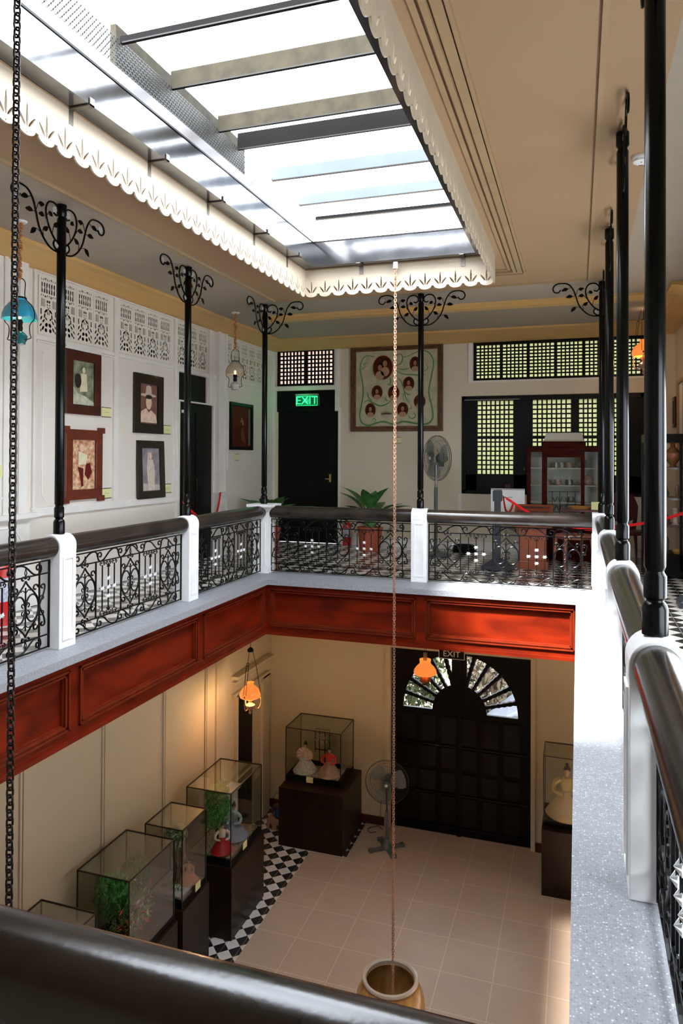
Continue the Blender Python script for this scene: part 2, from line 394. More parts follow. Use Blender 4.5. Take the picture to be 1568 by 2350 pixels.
struct(obj('trim_4', b, M_YEL))
def cove(b, P):     # P(d,z) maps distance from wall
    pass
b = B(); prof = [(0, 0), (.36, 0), (.36, -.03), (.28, -.04), (.16, -.075), (.08, -.11), (.03, -.12), (0, -.12)]
prism(b, prof, lambda d, z, t: (XW+d, t, ZC+z), YB, YW)
prism(b, [(d*1.5, z) for d, z in prof], lambda d, z, t: (t, YW-d, ZC+z), XW, XRW)
prism(b, prof, lambda d, z, t: (XRW-d, t, ZC+z), 8.3, YW)
struct(obj('trim_5', b, M_YEL))

# walls with openings
def wall_rects(b, axis, pos, th, rects, u0, u1, z0, z1):
    us = sorted({u0, u1, *[r[0] for r in rects], *[r[1] for r in rects]}); zs = sorted({z0, z1, *[r[2] for r in rects], *[r[3] for r in rects]})
    us = [u for u in us if u0 <= u <= u1]; zs = [z for z in zs if z0 <= z <= z1]
    for a, c in zip(us, us[1:]):
        run = None
        for d, e in zip(zs, zs[1:]):
            mu, mz = (a+c)/2, (d+e)/2
            hole = any(r[0] < mu < r[1] and r[2] < mz < r[3] for r in rects)
            if not hole:
                run = [d, e] if run is None else [run[0], e]
            if (hole or e == zs[-1]) and run:
                if axis == 'x': box(b, *sorted((pos, pos+th)), a, c, run[0], run[1])
                else: box(b, a, c, *sorted((pos, pos+th)), run[0], run[1])
                run = None
LAT = [(5.555+i*.271, 5.53+i*.283+.245) for i in range(4)]+[(6.81+i*.27, 6.81+i*.27+.24) for i in range(4)]+[(8.02+i*.27, 8.02+i*.27+.235) for i in range(3)]+[(9.31+i*.27, 9.31+i*.27+.24) for i in range(5)]
lat_open = [(5.55, 6.62, 2.58, 3.13), (6.83, 7.84, 2.58, 3.13), (8.04, 8.78, 2.58, 3.13), (9.33, 10.61, 2.58, 3.13)]
b = B(); wall_rects(b, 'x', XW, -.12, lat_open+[(8.04, 8.81, 2.13, 2.50), (8.12, 9.01, 0, 2.12)], 1.0, YW, 0, ZC); struct(obj('wall_left', b, M_WALL))
WIN_HI = (-1.53, .89, 2.59, 3.18); WIN = (-1.70, .91, .86, 2.35)
DOOR = (-4.78, -3.715, 0, 2.16); DOORU = (-4.80, -3.77, 2.16, 2.51); TRN = (-4.80, -3.79, 2.59, 3.20)
b = B(); wall_rects(b, 'y', YW, .15, [WIN_HI, WIN, DOOR, DOORU, TRN], XW-.12, XRW+.12, 0, ZC); struct(obj('wall_far', b, M_FAR))
b = B(); wall_rects(b, 'x', XRW, .1, [(.9, 2.3, .6, 1.75), (2.7, 4.1, .6, 1.7), (4.5, 5.9, .6, 1.7), (6.3, 7.6, .6, 1.7)], YB, YW, 0, ZC); struct(obj('wall_right', b, M_FAR))  # window openings added out of view to let in fill light
b = B(); wall_rects(b, 'y', YB, -.1, [], XW, XRW, 0, ZC); struct(obj('wall_back', b, M_FAR))
b = B(); box(b, XW-.12, XW, YB, 1.0, 0, ZC); struct(obj('wall_left_near', b, M_WALL))
LDOOR = (-2.815, -.665, ZG, -1.60); SDOOR = (9.74, 10.66, ZG, -2.20)
b = B(); wall_rects(b, 'y', YW, .2, [LDOOR], XW-.12, XRW+.12, ZG, ZLC); struct(obj('wall_front_lower', b, M_LOW))
b = B(); wall_rects(b, 'x', XW, -.12, [SDOOR], YB, YW, ZG, ZLC); struct(obj('wall_left_lower', b, M_LOW))
b = B(); box(b, XRW, XRW+.1, YB, YW, ZG, ZLC); struct(obj('wall_right_lower', b, M_LOW))
b = B(); box(b, XW, XRW, YB-.1, YB, ZG, ZLC); struct(obj('wall_back_lower', b, M_LOW))
# rooms behind the openings, walls coloured black to stand for unlit interiors
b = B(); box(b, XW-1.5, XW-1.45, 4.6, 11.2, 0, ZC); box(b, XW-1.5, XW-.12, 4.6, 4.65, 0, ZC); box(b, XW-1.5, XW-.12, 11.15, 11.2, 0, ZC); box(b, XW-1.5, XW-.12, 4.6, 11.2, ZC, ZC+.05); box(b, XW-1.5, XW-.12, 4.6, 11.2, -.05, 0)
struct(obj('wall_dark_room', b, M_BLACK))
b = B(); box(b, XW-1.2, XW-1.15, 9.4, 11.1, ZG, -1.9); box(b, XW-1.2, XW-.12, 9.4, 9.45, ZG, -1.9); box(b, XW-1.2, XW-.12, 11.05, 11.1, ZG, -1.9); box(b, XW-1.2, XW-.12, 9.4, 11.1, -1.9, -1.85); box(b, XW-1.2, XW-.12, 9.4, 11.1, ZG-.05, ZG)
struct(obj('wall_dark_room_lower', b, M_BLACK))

# trims on the left wall
b = B(); X = XW
jr = random.Random(2)
def ls(y0, y1, z0, z1, d):
    j = jr.uniform(.0003, .002); box(b, X-j, X+d+j, y0-j, y1+j, z0-j, z1+j)
ls(4.2, 5.40, 0, .84, .05); ls(4.2, 5.46, .84, .88, .11); ls(4.2, 5.44, .81, .84, .08)
ls(4.62, 5.34, .88, 3.2, .05); ls(4.62, 4.70, .88, 3.2, .07); ls(5.06, 5.10, .88, 3.2, .065); ls(5.14, 5.18, .88, 3.2, .065); ls(5.24, 5.34, .88, 3.2, .07)
ls(5.46, 8.02, .84, .90, .03); ls(5.46, 8.02, .90, .915, .018)
ls(5.47, 5.50, .9, 3.2, .02); ls(6.70, 6.78, .9, 3.2, .022); ls(7.95, 8.01, .9, 3.2, .022)
ls(5.5, 10.75, 2.515, 2.55, .02); ls(5.5, 6.7, 2.49, 2.50, .03); ls(5.5, 10.75, 3.16, 3.18, .02)
ls(6.78, 7.95, 2.40, 2.405, .006); ls(5.90, 6.45, 2.50, 2.53, .035)
ls(9.02, 9.30, 0, .86, .07); ls(9.0, 9.34, .86, .90, .11); ls(9.04, 9.30, .90, 3.2, .05); ls(9.04, 9.09, .90, 3.2, .065); ls(9.25, 9.30, .90, 3.2, .065)
ls(8.83, 8.9, 2.13, 3.2, .03); ls(8.01, 8.03, 0, 2.55, .03); ls(8.03, 8.83, 2.505, 2.53, .03); ls(8.03, 8.83, 2.12, 2.135, .04)
ls(9.3, 10.75, 2.36, 2.365, .008); ls(10.75, 11.05, 0, 3.2, .03)
ls(1.0, 8.03, 0, .10, .02)
struct(obj('trim_6', b, M_TRIM))
b = B()
def outl(pts, r=.006): tube(b, [(XW+.055, y, z) for y, z in pts], r, 5)
outl([(4.75, .60), (4.80, .68), (4.88, .76), (5.20, .76), (5.26, .68), (5.32, .60)]); outl([(4.78, 1.02), (4.84, .96), (5.0, .96), (5.06, 1.04)])
outl([(5.55, 2.4), (5.55, 1.04), (5.62, .96), (5.75, .96), (5.82, 1.03)], .005)
tube(b, [(XW+.075, y, z) for y, z in [(9.08, .55), (9.08, .74), (9.12, .80), (9.22, .80), (9.27, .74), (9.27, .55)]], .005, 5)
tube(b, [(XW+.012, y, z) for y, z in [(9.36, 1.05), (9.36, 1.16), (9.42, 1.24), (9.42, 2.34)]], .006, 5)
struct(obj('trim_7', b, M_WHITE))
# trims on the far wall
b = B()
def fs(x0, x1, z0, z1, d):
    j = jr.uniform(.0003, .002); box(b, x0-j, x1+j, YW-d-j, YW+j, z0-j, z1+j)
fs(-4.88, -4.82, 0, 3.2, .03); fs(-3.76, -3.68, 2.17, 3.25, .03); fs(-3.70, -3.66, 0, 2.2, .03); fs(-4.85, -3.76, 2.52, 2.58, .03); fs(-4.85, -3.7, 3.21, 3.25, .03)
fs(-1.60, .95, 3.19, 3.21, .02); fs(-1.60, -1.54, 2.56, 3.21, .02); fs(-1.60, .95, 2.56, 2.585, .02); fs(.90, .95, 2.56, 3.21, .02)
fs(.93, .97, 0, 2.5, .02); fs(-3.66, -1.72, .0, .12, .02); fs(-1.70, .9, 0, .12, .02); fs(-1.75, -1.70, .12, .86, .012)
struct(obj('trim_8', b, M_TRIM))
b = B(); 
for y0 in (1.4, 2.7, 4.0, 5.35, 6.55, 7.75, 8.80): box(b, XW, XW+.02, y0, y0+.025, ZG, ZLC); box(b, XW, XW+.02, y0+.04, y0+.06, ZG, ZLC)
box(b, XW, XW+.03, 9.1, 9.35, ZG, ZLC); box(b, XW, XW+.05, 9.70, 9.75, ZG, -2.16); box(b, XW, XW+.05, 10.64, 10.90, ZG, -2.16); box(b, XW, XW+.05, 9.62, 10.9, -2.19, -2.12)
box(b, XW, XW+.12, 9.6, 10.92, -1.90, -1.85); box(b, XW, XW+.07, 9.62, 10.9, -1.98, -1.94)
struct(obj('trim_9', b, M_LOW))
b = B(); box(b, -2.90, -2.815, YW-.03, YW, ZG, -1.55); box(b, -.665, -.60, YW-.03, YW, ZG, -1.57); box(b, -3.62, -3.61, YW-.004, YW, ZG, ZLC)
struct(obj('trim_10', b, M_LOW))
b = B(); box(b, XW, -2.90, YW-.025, YW, ZG, ZG+.13); box(b, -.60, XRW, YW-.025, YW, ZG, ZG+.13); box(b, XW, XW+.025, 1.0, 9.7, ZG, ZG+.13)
struct(obj('baseboard_front', b, M_DARKRED))

# ------------------------------------------------------------------ mahogany frieze under the ledge
def frieze(name, fn, L, cells, label=None):
    """fn(s, d, z): s along, d out of face"""
    root = thing(name, label, 'wood panelling')
    z0, z1 = -.63, -.055
    def bx(bm, s0, s1, d0, d1, a, c):
        P = [fn(s, d, z) for s in (s0, s1) for d in (d0, d1) for z in (a, c)]
        vs = [bm.verts.new(p) for p in P]
        for f in ((0, 1, 3, 2), (4, 6, 7, 5), (0, 4, 5, 1), (2, 3, 7, 6), (0, 2, 6, 4), (1, 5, 7, 3)): bm.faces.new([vs[i] for i in f])
    bm = B(); bx(bm, 0, L, -.06, -.035, z0, z1)
    bx(bm, 0, L, -.04, 0, z0, z0+.10); bx(bm, 0, L, -.04, 0, z1-.05, z1); bx(bm, 0, L, -.02, .012, z0+.0, z0+.035)
    e = [0]+[c for c in cells]+[L]
    for c in e:
        bx(bm, max(0, c-.055), min(L, c+.055), -.04, 0, z0+.10, z1-.05)
    obj('frame', bm, M_MAHOG, root)
    for s0, s1 in zip(e, e[1:]):
        bm = B(); a, c = s0+.055, s1-.055; p, q = z0+.10, z1-.05
        for k, (ww, dd) in enumerate(((.012, .018), (.010, .004), (.012, .010), (.010, -.010))):
            o = k*.013
            bx(bm, a+o, c-o, -.035, dd, p+o, p+o+ww); bx(bm, a+o, c-o, -.035, dd, q-o-ww, q-o)
            bx(bm, a+o, a+o+ww, -.035, dd, p+o, q-o); bx(bm, c-o-ww, c-o, -.035, dd, p+o, q-o)
        obj('panel_moulding', bm, M_MAHOGL, root)
        bm = B(); bx(bm, a+.03, c-.03, -.04, -.030, p+.03, q-.03); obj('panel', bm, M_MAHOG, root)
    return root
e_ = .045
frieze('wood_frieze', lambda s, d, z: (WX0-e_+d, WY0-e_+s, z), WY1-WY0+2*e_, [3.07, 4.87], 'red mahogany panelled frieze under the left ledge of the light well')
frieze('wood_frieze', lambda s, d, z: (WX0-e_+s, WY1+e_-d, z), WX1-WX0+2*e_, [1.815], 'red mahogany panelled frieze under the far ledge, over the arched door')
frieze('wood_frieze', lambda s, d, z: (WX1+e_-d, WY0-e_+s, z), WY1-WY0+2*e_, [1.25, 3.07, 4.87], 'red mahogany panelled frieze under the right ledge, hidden in part by the ledge')

# ------------------------------------------------------------------ newel posts, rails, poles
def arch_post(x, y, along, label):
    """post whose rounded top wraps the rail; along='y' or 'x' = rail direction"""
    root = thing('railing_post', label, 'post', (x, y, 0), 0 if along == 'y' else PI/2, 'white railing posts')
    hw, hd, zt, R = .105, .090, .833, .087
    bm = B()
    poly = [(-.085, .004), (.085, .004), (.085, .70), (R, .715), (R, zt-R)]+[(R*math.cos(a), zt-R+R*math.sin(a)) for a in [PI*i/14 for i in range(1, 14)]]+[(-R, zt-R), (-R, .715), (-.085, .70)]
    prism(bm, poly, lambda a, c, t: (a, t, c), -hd, hd)
    obj('shaft', bm, M_WHITE, root, bevel=.004)
    bm = B()
    for s in (-1, 1):
        x0 = s*.085; d = s*.008
        for (y0, y1, z0, z1) in ((-.06, .06, .655, .67), (-.06, .06, .065, .08), (-.06, -.045, .08, .655), (.045, .06, .08, .655)):
            box(bm, min(x0, x0+d), max(x0, x0+d), y0, y1, z0, z1)
    obj('panel_moulding', bm, M_WHITE, root)
    return root
def corner_post(x, y, label, cap=True):
    root = thing('corner_post', label, 'post', (x, y, 0), 0, 'white square corner posts')
    bm = B(); box(bm, -.10, .10, -.10, .10, .004, .70)
    rings = []
    for w_, z in (((.10, .70), (.105, .74), (.125, .775), (.155, .80), (.16, .805), (.16, .835)) if cap else ((.10, .70), (.10, .835))):
        rings.append([bm.verts.new((sx*w_, sy*w_, z)) for sx, sy in ((-1, -1), (1, -1), (1, 1), (-1, 1))])
    for A, C in zip(rings, rings[1:]):
        for k in range(4): bm.faces.new((A[k], A[(k+1) % 4], C[(k+1) % 4], C[k]))
    bm.faces.new(rings[-1])
    obj('shaft', bm, M_WHITE, root)
    bm = B()
    for a in range(4):
        Mx = Matrix.Rotation(a*PI/2, 4, 'Z')
        for (y0, y1, z0, z1) in ((-.065, .065, .60, .615), (-.065, .065, .07, .085), (-.065, -.05, .085, .60), (.05, .065, .085, .60)):
            box(bm, .10, .106, y0, y1, z0, z1, Mx)
    obj('panel_moulding', bm, M_WHITE, root)
    return root
def rail(p0, p1, label, r=.075):
    a, c = Vector(p0), Vector(p1); bm = B(); d = c-a; n = 12
    tube(bm, [a+d*i/n for i in range(n+1)], r, 28)
    return tag(obj('handrail', bm, M_RAIL, None, True), label, 'handrail', 'thick round wooden handrails')
YS = [YN+BAY*i for i in range(5)]
nm = ['nearest', 'second', 'third', 'fourth', 'fifth']
post_lbl = {0: 'off the frame near the camera', 1: 'first from the near end', 2: 'second from the near end', 3: 'third, next before the corner'}
corner_post(XL, YF, 'white square post with flared flat cap, left far corner'); corner_post(XR, YF, 'white square post in bright light, right far corner of the well', False)
corner_post(XL, YN, 'white square post at near left corner, outside the frame', False); corner_post(XR, YN, 'white square post at near right corner, beside the viewer', False)
arch_post(XL, YS[1], 'y', 'white rounded post on left side, just outside the frame'); arch_post(XL, YS[2], 'y', 'white rounded-top post in left railing, left of the photo gallery frames')
arch_post(XL, YS[3], 'y', 'white rounded-top post in left railing, next before the corner')
arch_post(XR, YS[1], 'y', 'white collared post in right railing, nearest and tallest in view'); arch_post(XR, YS[2], 'y', 'white sunlit collared post in right railing, second from near')
arch_post(XR, YS[3], 'y', 'white sunlit collared post in right railing, last before the corner')
arch_post(XM, YF, 'x', 'white post in middle of the far railing, behind the copper chain'); arch_post(XM, YN, 'x', 'white post in middle of the near railing')
RZ = .744
for X, sd_ in ((XL, 'left'), (XR, 'right')):
    for i in range(4):
        g0 = .10 if i == 0 else .088; g1 = .10 if i == 3 else .088
        rail((X, YS[i]+g0, RZ), (X, YS[i+1]-g1, RZ), 'dark round handrail on the %s side, %s bay from the near end' % (sd_, ['first', 'second', 'third', 'last'][i]))
for Y, sd_ in ((YF, 'far'), (YN, 'near')):
    rail((XL+.10, Y, RZ), (XM-.088, Y, RZ), 'dark round handrail on the %s side, left half' % sd_)
    rail((XM+.088, Y, RZ), (XR-.10, Y, RZ), 'dark round handrail on the %s side, right half' % sd_)

# poles with scroll brackets
def bracket_curves():
    S = .00190
    def c(pts): return [((x-1073)*S, 3.255-.834-(y-290)*S) for x, y in pts]
    stems = [c([(1088, 468), (1110, 469), (1140, 461), (1172, 436), (1198, 398), (1213, 352), (1228, 312), (1252, 283), (1288, 274), (1322, 281), (1336, 302), (1328, 322), (1308, 326), (1294, 312)]),
             c([(1090, 440), (1118, 418), (1143, 385), (1158, 350), (1160, 318), (1146, 292), (1118, 285), (1096, 296), (1090, 316), (1102, 330), (1118, 325)]),
             c([(1088, 466), (1104, 462), (1117, 448), (1114, 432), (1102, 428), (1096, 438)])]
    leaves = [((1143, 385), (1168, 352), (1200, 352)), ((1158, 350), (1140, 325), (1124, 342)), ((1213, 352), (1228, 352), (1268, 355)), ((1213, 345), (1200, 312), (1168, 310)),
              ((1240, 300), (1252, 308), (1292, 318)), ((1172, 436), (1176, 405), (1146, 388)), ((1185, 420), (1210, 412), (1240, 440)), ((1125, 405), (1118, 378), (1094, 354))]
    return stems, [c(l) for l in leaves], [c([p])[0] for p in ((1312, 304), (1112, 310), (1101, 443))]
def pole(x, y, sides, label, sc=1.0):
    root = thing('iron_pole', label, 'pole', (x, y, .834), 0, 'black iron poles with scroll brackets'); bm = B()
    prof = [(.0, 0), (.041, 0), (.041, .085), (.036, .10), (.028, .108), (.028, .114), (.036, .122), (.036, .19), (.028, .203), (.028, .209), (.034, .222), (.033, 1.2), (.033, 2.33), (.026, 2.345), (.026, 2.352), (.036, 2.365), (.036, 2.44), (.0, 2.452)]
    lathe(bm, prof, 20); obj('shaft', bm, M_POLE, root, True)
    st, lv, fl = bracket_curves()
    for ang in sides:
        Mx = Matrix.Rotation(ang, 4, 'Z')
        bm = B()
        for s in st:
            P = catmull([(a, 0, z) for a, z in s], 5); tube(bm, [Mx @ p for p in P], .0075, 6)
        br = obj('scroll_bracket', bm, M_POLE, root)
        for (r0, q0, q1) in lv:
            bm = B()
            a, q, t = Vector((r0[0], 0, r0[1])), Vector((q0[0], 0, q0[1])), Vector((q1[0], 0, q1[1]))
            tube(bm, [Mx @ a, Mx @ q], .003, 5)
            d = t-q; n_ = Vector((-d.z, 0, d.x)).normalized(); m_ = q+d*.45
            w_ = .024; poly = [q, q+d*.2+n_*w_*.7, m_+n_*w_, q+d*.75+n_*w_*.6, t, q+d*.75-n_*w_*.4, m_-n_*w_*.6, q+d*.2-n_*w_*.45]
            A = [bm.verts.new(Mx @ (p+Vector((0, .002, 0)))) for p in poly]; C = [bm.verts.new(Mx @ (p-Vector((0, .002, 0)))) for p in poly]
            bm.faces.new(A); bm.faces.new(C[::-1])
            for k in range(8): bm.faces.new((A[k], C[k], C[(k+1) % 8], A[(k+1) % 8]))
            obj('leaf', bm, M_POLE, br)
        for fx, fz in fl:
            bm = B()
            for k in range(6):
                a = k*PI/3; lathe(bm, [(0, -.003), (.010, -.002), (.012, 0), (.010, .002), (0, .003)], 8, M=Mx @ Matrix.Translation((fx+.013*math.cos(a), 0, fz+.013*math.sin(a))) @ Matrix.Rotation(PI/2, 4, 'X'))
            obj('flower', bm, mat('grey_flower', (.35, .36, .34), .5), br)
    return root
N_, S_, E_, W_ = PI/2, -PI/2, 0, PI
pole(XL, YS[2], (N_, S_), 'black iron pole with two leafy brackets, left side beside the dark red picture frames')
pole(XL, YS[3], (N_, S_), 'black iron pole with leafy brackets standing before the left black door')
pole(XL, YF, (E_, S_), 'black iron pole on the left far corner post')
pole(XM, YF, (E_, W_), 'black iron pole in the far railing crossing the framed portrait board')
pole(XR, YF, (W_, S_), 'black iron pole on the right far corner post, farthest of right poles')
pole(XR, YS[3], (N_, S_), 'black iron pole of right railing, next before the far corner')
pole(XR, YS[2], (N_, S_), 'black iron pole of right railing, second nearest')
pole(XR, YS[1], (N_, S_), 'thick-looking black iron pole at right, nearest to the viewer')
pole(XL, YS[1], (N_, S_), 'black iron pole of left railing, outside the frame')

# ------------------------------------------------------------------ wrought iron railing panels
def rosette():
    bm = B(); n = 16; c1 = bm.verts.new((0, -.018, 0)); c2 = bm.verts.new((0, .018, 0))
    R = [bm.verts.new(((.025 if k % 2 == 0 else .012)*math.cos(2*PI*k/n), 0, (.025 if k % 2 == 0 else .012)*math.sin(2*PI*k/n))) for k in range(n)]
    for k in range(n): bm.faces.new((c1, R[k], R[(k+1) % n])); bm.faces.new((c2, R[(k+1) % n], R[k]))
    bmesh.ops.recalc_face_normals(bm, faces=bm.faces)
    me = bpy.data.meshes.new('rosette'); bm.to_mesh(me); bm.free(); me.materials.append(mat('silver_white_rosette', (.85, .86, .88), .35)); return me
ROS = rosette()
def railing_panel(L, label):
    root = thing('iron_railing', label, 'railing', (0, 0, 0), 0, 'wrought iron railing panels')
    Z1, Z2, Z3, Z4 = .652, .562, .118, .028; ZM = .34
    f = L/1.74
    def T(bm, pts, r=.0068, n=5): tube(bm, [(p[0], 0, p[1]) for p in pts], r, n)
    bm = B()
    for z in (Z1, Z2, Z3, Z4): box(bm, .0, L, -.004, .004, z-.005, z+.005)
    side = .055*f
    for x in (.006, L-.006): box(bm, x-.006, x+.006, -.006, .006, .02, Z1)
    xs = [.125*L, .49*L, .855*L]; star = [.305*L, .675*L]; hw = .142*f
    for x in (xs[0]-hw, xs[0]+hw, xs[1]-hw, xs[1]+hw, xs[2]-hw, xs[2]+hw): box(bm, x-.005, x+.005, -.005, .005, Z3-(.09 if x in (xs[0]-hw, xs[2]+hw) else 0), Z2+(.09 if x in (xs[0]-hw, xs[2]+hw) else 0))
    for c in star:
        for k in (-1, 0, 1): box(bm, c+k*.084*f-.004, c+k*.084*f+.004, -.004, .004, Z3+.035, Z2-.035)
    obj('bars', bm, M_IRON, root)
    # friezes of running scrolls, top and bottom
    nrep = 6; st = L/nrep
    for top in (1, 0):
        for i in range(nrep):
            bm = B()
            x = (i+.5)*st; sg = 1 if (i < nrep/2) else -1
            zb, zt = (Z2, Z1) if top else (Z3, Z4); m = 1 if top else -1
            sp = spiral(x-sg*.02, zb+m*.048, .030, (PI if sg > 0 else 0), (-.9*sg*m), 16, .25)
            T(bm, sp); T(bm, bez((x-sg*.05, zb+m*.048), (x-sg*.05, zb+m*.005), (x-sg*.02, zb), (x, zb), 6))
            T(bm, bez((x, zb+m*.002), (x+sg*.06, zb+m*.01), (x+sg*.08, zt-m*.004), (x+sg*st*.62, zt-m*.004), 8))
            T(bm, bez((x+sg*st*.62, zt-m*.004), (x+sg*st*.78, zt-m*.004), (x+sg*st*.8, zt-m*.03), (x+sg*st*.80, zt-m*.05), 6)); obj('running_scroll', bm, M_IRON, root)
    for c in star:
        for k in (-1, 0, 1):
            xx = c+k*.084*f
            for zz, m in ((Z2-.02, -1), (Z3+.02, 1)):
                bm = B()
                for s in (-1, 1):
                    T(bm, spiral(xx+s*.017, zz, .016, PI/2 if m > 0 else -PI/2, -s*m*.9, 12, .3), .0045)
                if k == 0: T(bm, [(xx-.018, zz+m*.035), (xx, zz+m*.012), (xx+.018, zz+m*.035)], .006)
                obj('bar_curl', bm, M_IRON, root)
    for x0, s in ((xs[0]-hw, -1), (xs[2]+hw, 1)):
        bm = B()
        for zz, m in ((ZM, 1), (ZM, -1)):
            T(bm, bez((x0, ZM), (x0+s*.02, ZM+m*.05), (x0+s*.055, ZM+m*.08), (x0+s*.055, ZM+m*.13), 8)); T(bm, spiral(x0+s*.032, ZM+m*.13, .024, 0 if s > 0 else PI, s*m*.75, 12, .3))
            T(bm, spiral(x0+s*.03, ZM+m*.05, .026, PI if s > 0 else 0, -s*m*.8, 12, .3), .0045)
        obj('side_scroll', bm, M_IRON, root)
    for c in xs:
        bm = B()
        for s in (-1, 1):
            P = [(c+s*.068*f+.066*f*math.cos(a)*1, ZM+.095*math.sin(a)) for a in [2*PI*i/20 for i in range(21)]]
            T(bm, P)
            for m in (-1, 1):
                T(bm, bez((c, ZM+m*.195), (c+s*.02, ZM+m*.14), (c+s*hw*.98, ZM+m*.10), (c+s*hw*.98, ZM), 10))
                T(bm, spiral(c+s*.022, ZM+m*.030, .018, -PI/2*m, s*m*.85, 12, .3), .005)
                T(bm, spiral(c+s*(hw-.040), ZM+m*.135, .028, (0 if s > 0 else PI), s*m*.85, 14, .3))
                T(bm, spiral(c+s*.024, ZM+m*.210, .020, (PI if s > 0 else 0), -s*m*.85, 12, .3))
                T(bm, bez((c, ZM+m*.11), (c+s*.02, ZM+m*.13), (c+s*.03, ZM+m*.14), (c+s*.045, ZM+m*.125), 5), .004)
        T(bm, [(c, ZM-.15), (c, ZM+.15)], .006)
        for m in (-1, 1): T(bm, [(c, ZM+m*.222), (c+.010, ZM+m*.25), (c, ZM+m*.285), (c-.010, ZM+m*.25), (c, ZM+m*.222)], .004)
        obj('medallion', bm, M_IRON, root)
    for c in star:
        for dx, dz in ((0, 0), (-.084*f, 0), (.084*f, 0), (0, .072), (0, -.072)):
            o = bpy.data.objects.new('rosette', ROS); col.objects.link(o); o.parent = root; o.location = (c+dx, 0, ZM+dz)
            o['label'] = 'silver white star rosette'
    return root
LS = BAY-.19; LFB = (XR-XL)/2-.19
protoS = railing_panel(LS, 'black wrought iron railing panel of left side, third bay, between two white posts')
protoF = railing_panel(LFB, 'black wrought iron railing panel of the far side, left half, before the exit door')
protoS.location = (XL, YS[2]+.095, 0); protoS.rotation_euler = (0, 0, PI/2)
for X, i, lb in ((XL, 1, 'black wrought iron railing panel of left side, cut by frame edge, before red extinguisher'), (XL, 3, 'black wrought iron railing panel of left side, last bay before the corner'),
                 (XR, 0, 'black wrought iron railing panel of right side, nearest at the lower right edge'), (XR, 1, 'black wrought iron railing panel of right side, second bay'), (XR, 2, 'black wrought iron railing panel of right side, third bay'), (XR, 3, 'black wrought iron railing panel of right side, last bay before the corner')):
    c = copy_tree(protoS); c.location = (X, YS[i]+.095, 0); c['label'] = lb
protoF.location = (XL+.095, YF, 0)
for X, Y, lb in ((XM+.095, YF, 'sunlit wrought iron railing panel of the far side, right half, before the lectern'), (XL+.095, YN, 'black wrought iron railing panel of the near side, left half, under the big rail'), (XM+.095, YN, 'black wrought iron railing panel of the near side, right half')):
    c = copy_tree(protoF); c.location = (X, Y, 0); c['label'] = lb

# ------------------------------------------------------------------ skylight: fascia, gutter, purlins, panes, mesh
def fascia(L, n):
    st = L/n; top, base, low = .27, .045, 0.0
    out = [(0, top), (0, base)]
    for i in range(n):
        x0 = i*st
        out += [(x0+.006, base-.012), (x0+.014, base-.010)]
        out += [(x0+st*(.5-.42*math.cos(PI*k/8)), base-.012-.034*math.sin(PI*k/8)) for k in range(9)]
        out += [(x0+st-.012, base-.010)]
    out += [(L, base), (L, top)]
    ho = []
    def leafp(x, z, ang, l, w_):
        P = []
        for k in range(10):
            t = 2*PI*k/10; a = l/2*math.cos(t); c = w_/2*math.sin(t)*(1-.25*math.cos(t))
            P.append((x+a*math.cos(ang)-c*math.sin(ang), z+a*math.sin(ang)+c*math.cos(ang)))
        return P
    for i in range(n):
        cx = (i+.5)*st
        ho.append(leafp(cx, .098, PI/2, .125, .016)); ho.append(leafp(cx-.034, .072, PI-.92, .078, .017)); ho.append(leafp(cx+.034, .072, .92, .078, .017))
        ho.append([(cx+.004*math.cos(k*PI/3), .012+.004*math.sin(k*PI/3)) for k in range(6)])
    return curve_panel(out, ho, .012)
ZF = 3.02; LX = HX1-HX0; LY = HY1-HY0
def put(me, name, label, loc, rz):
    o = mobj(name, me, M_FASCIA); o.location = loc; o.rotation_euler = (0, 0, rz)
    return tag(o, label, 'fascia board', 'cream scalloped fascia boards')
mX = fascia(LX, 13); mY = fascia(LY, 34)
put(mX, 'scalloped_fascia', 'cream scalloped fascia with cut-out leaves, far side of the skylight', (HX0, HY1, ZF), 0)
put(mX.copy(), 'scalloped_fascia', 'cream scalloped fascia with cut-out leaves, near side of the skylight', (HX0, HY0, ZF), 0)
put(mY, 'scalloped_fascia', 'cream scalloped fascia with cut-out leaves, long left side of the skylight', (HX0, HY0, ZF), PI/2)
put(mY.copy(), 'scalloped_fascia', 'cream scalloped fascia seen edge-on along right side of the skylight', (HX1, HY0, ZF), PI/2)
# gutter
gt = thing('steel_gutter', 'shiny stainless steel box gutter running round inside of the skylight', 'gutter', (0, 0, 0)); GW = .135; gz0, gz1 = 3.30, 3.53
for (x0, x1, y0, y1) in ((HX0+.01, HX0+GW, HY0+.01, HY1-.01), (HX1-GW-.03, HX1-.01, HY0+.01, HY1-.01), (HX0+GW, HX1-GW-.03, HY1-.01-.11, HY1-.01), (HX0+GW, HX1-GW-.03, HY0+.01, HY0+.12)):
    bm = B(); box(bm, x0, x1, y0, y1, gz0, gz1); bmesh.ops.subdivide_edges(bm, edges=[e for e in bm.edges if e.calc_length() > .5], cuts=14, use_grid_fill=True)
    rr = random.Random(3)
    for v in bm.verts:
        if gz0+.01 < v.co.z < gz1 or True: v.co += Vector((rr.uniform(-.0012, .0012), rr.uniform(-.0012, .0012), 0))
    obj('trough', bm, M_STEEL, gt, True)
bm = B()
for (x0, x1, y0, y1) in ((HX0+GW-.02, HX0+GW+.006, HY0, HY1-.09), (HX1-GW-.035, HX1-GW-.01, HY0, HY1-.09)): box(bm, x0, x1, y0, y1, gz1, gz1+.012)
box(bm, HX0+GW, HX1-GW-.03, HY1-.125, HY1-.10, gz1, gz1+.012)
obj('edge_bar', bm, M_BLACK, gt)
bm = B()
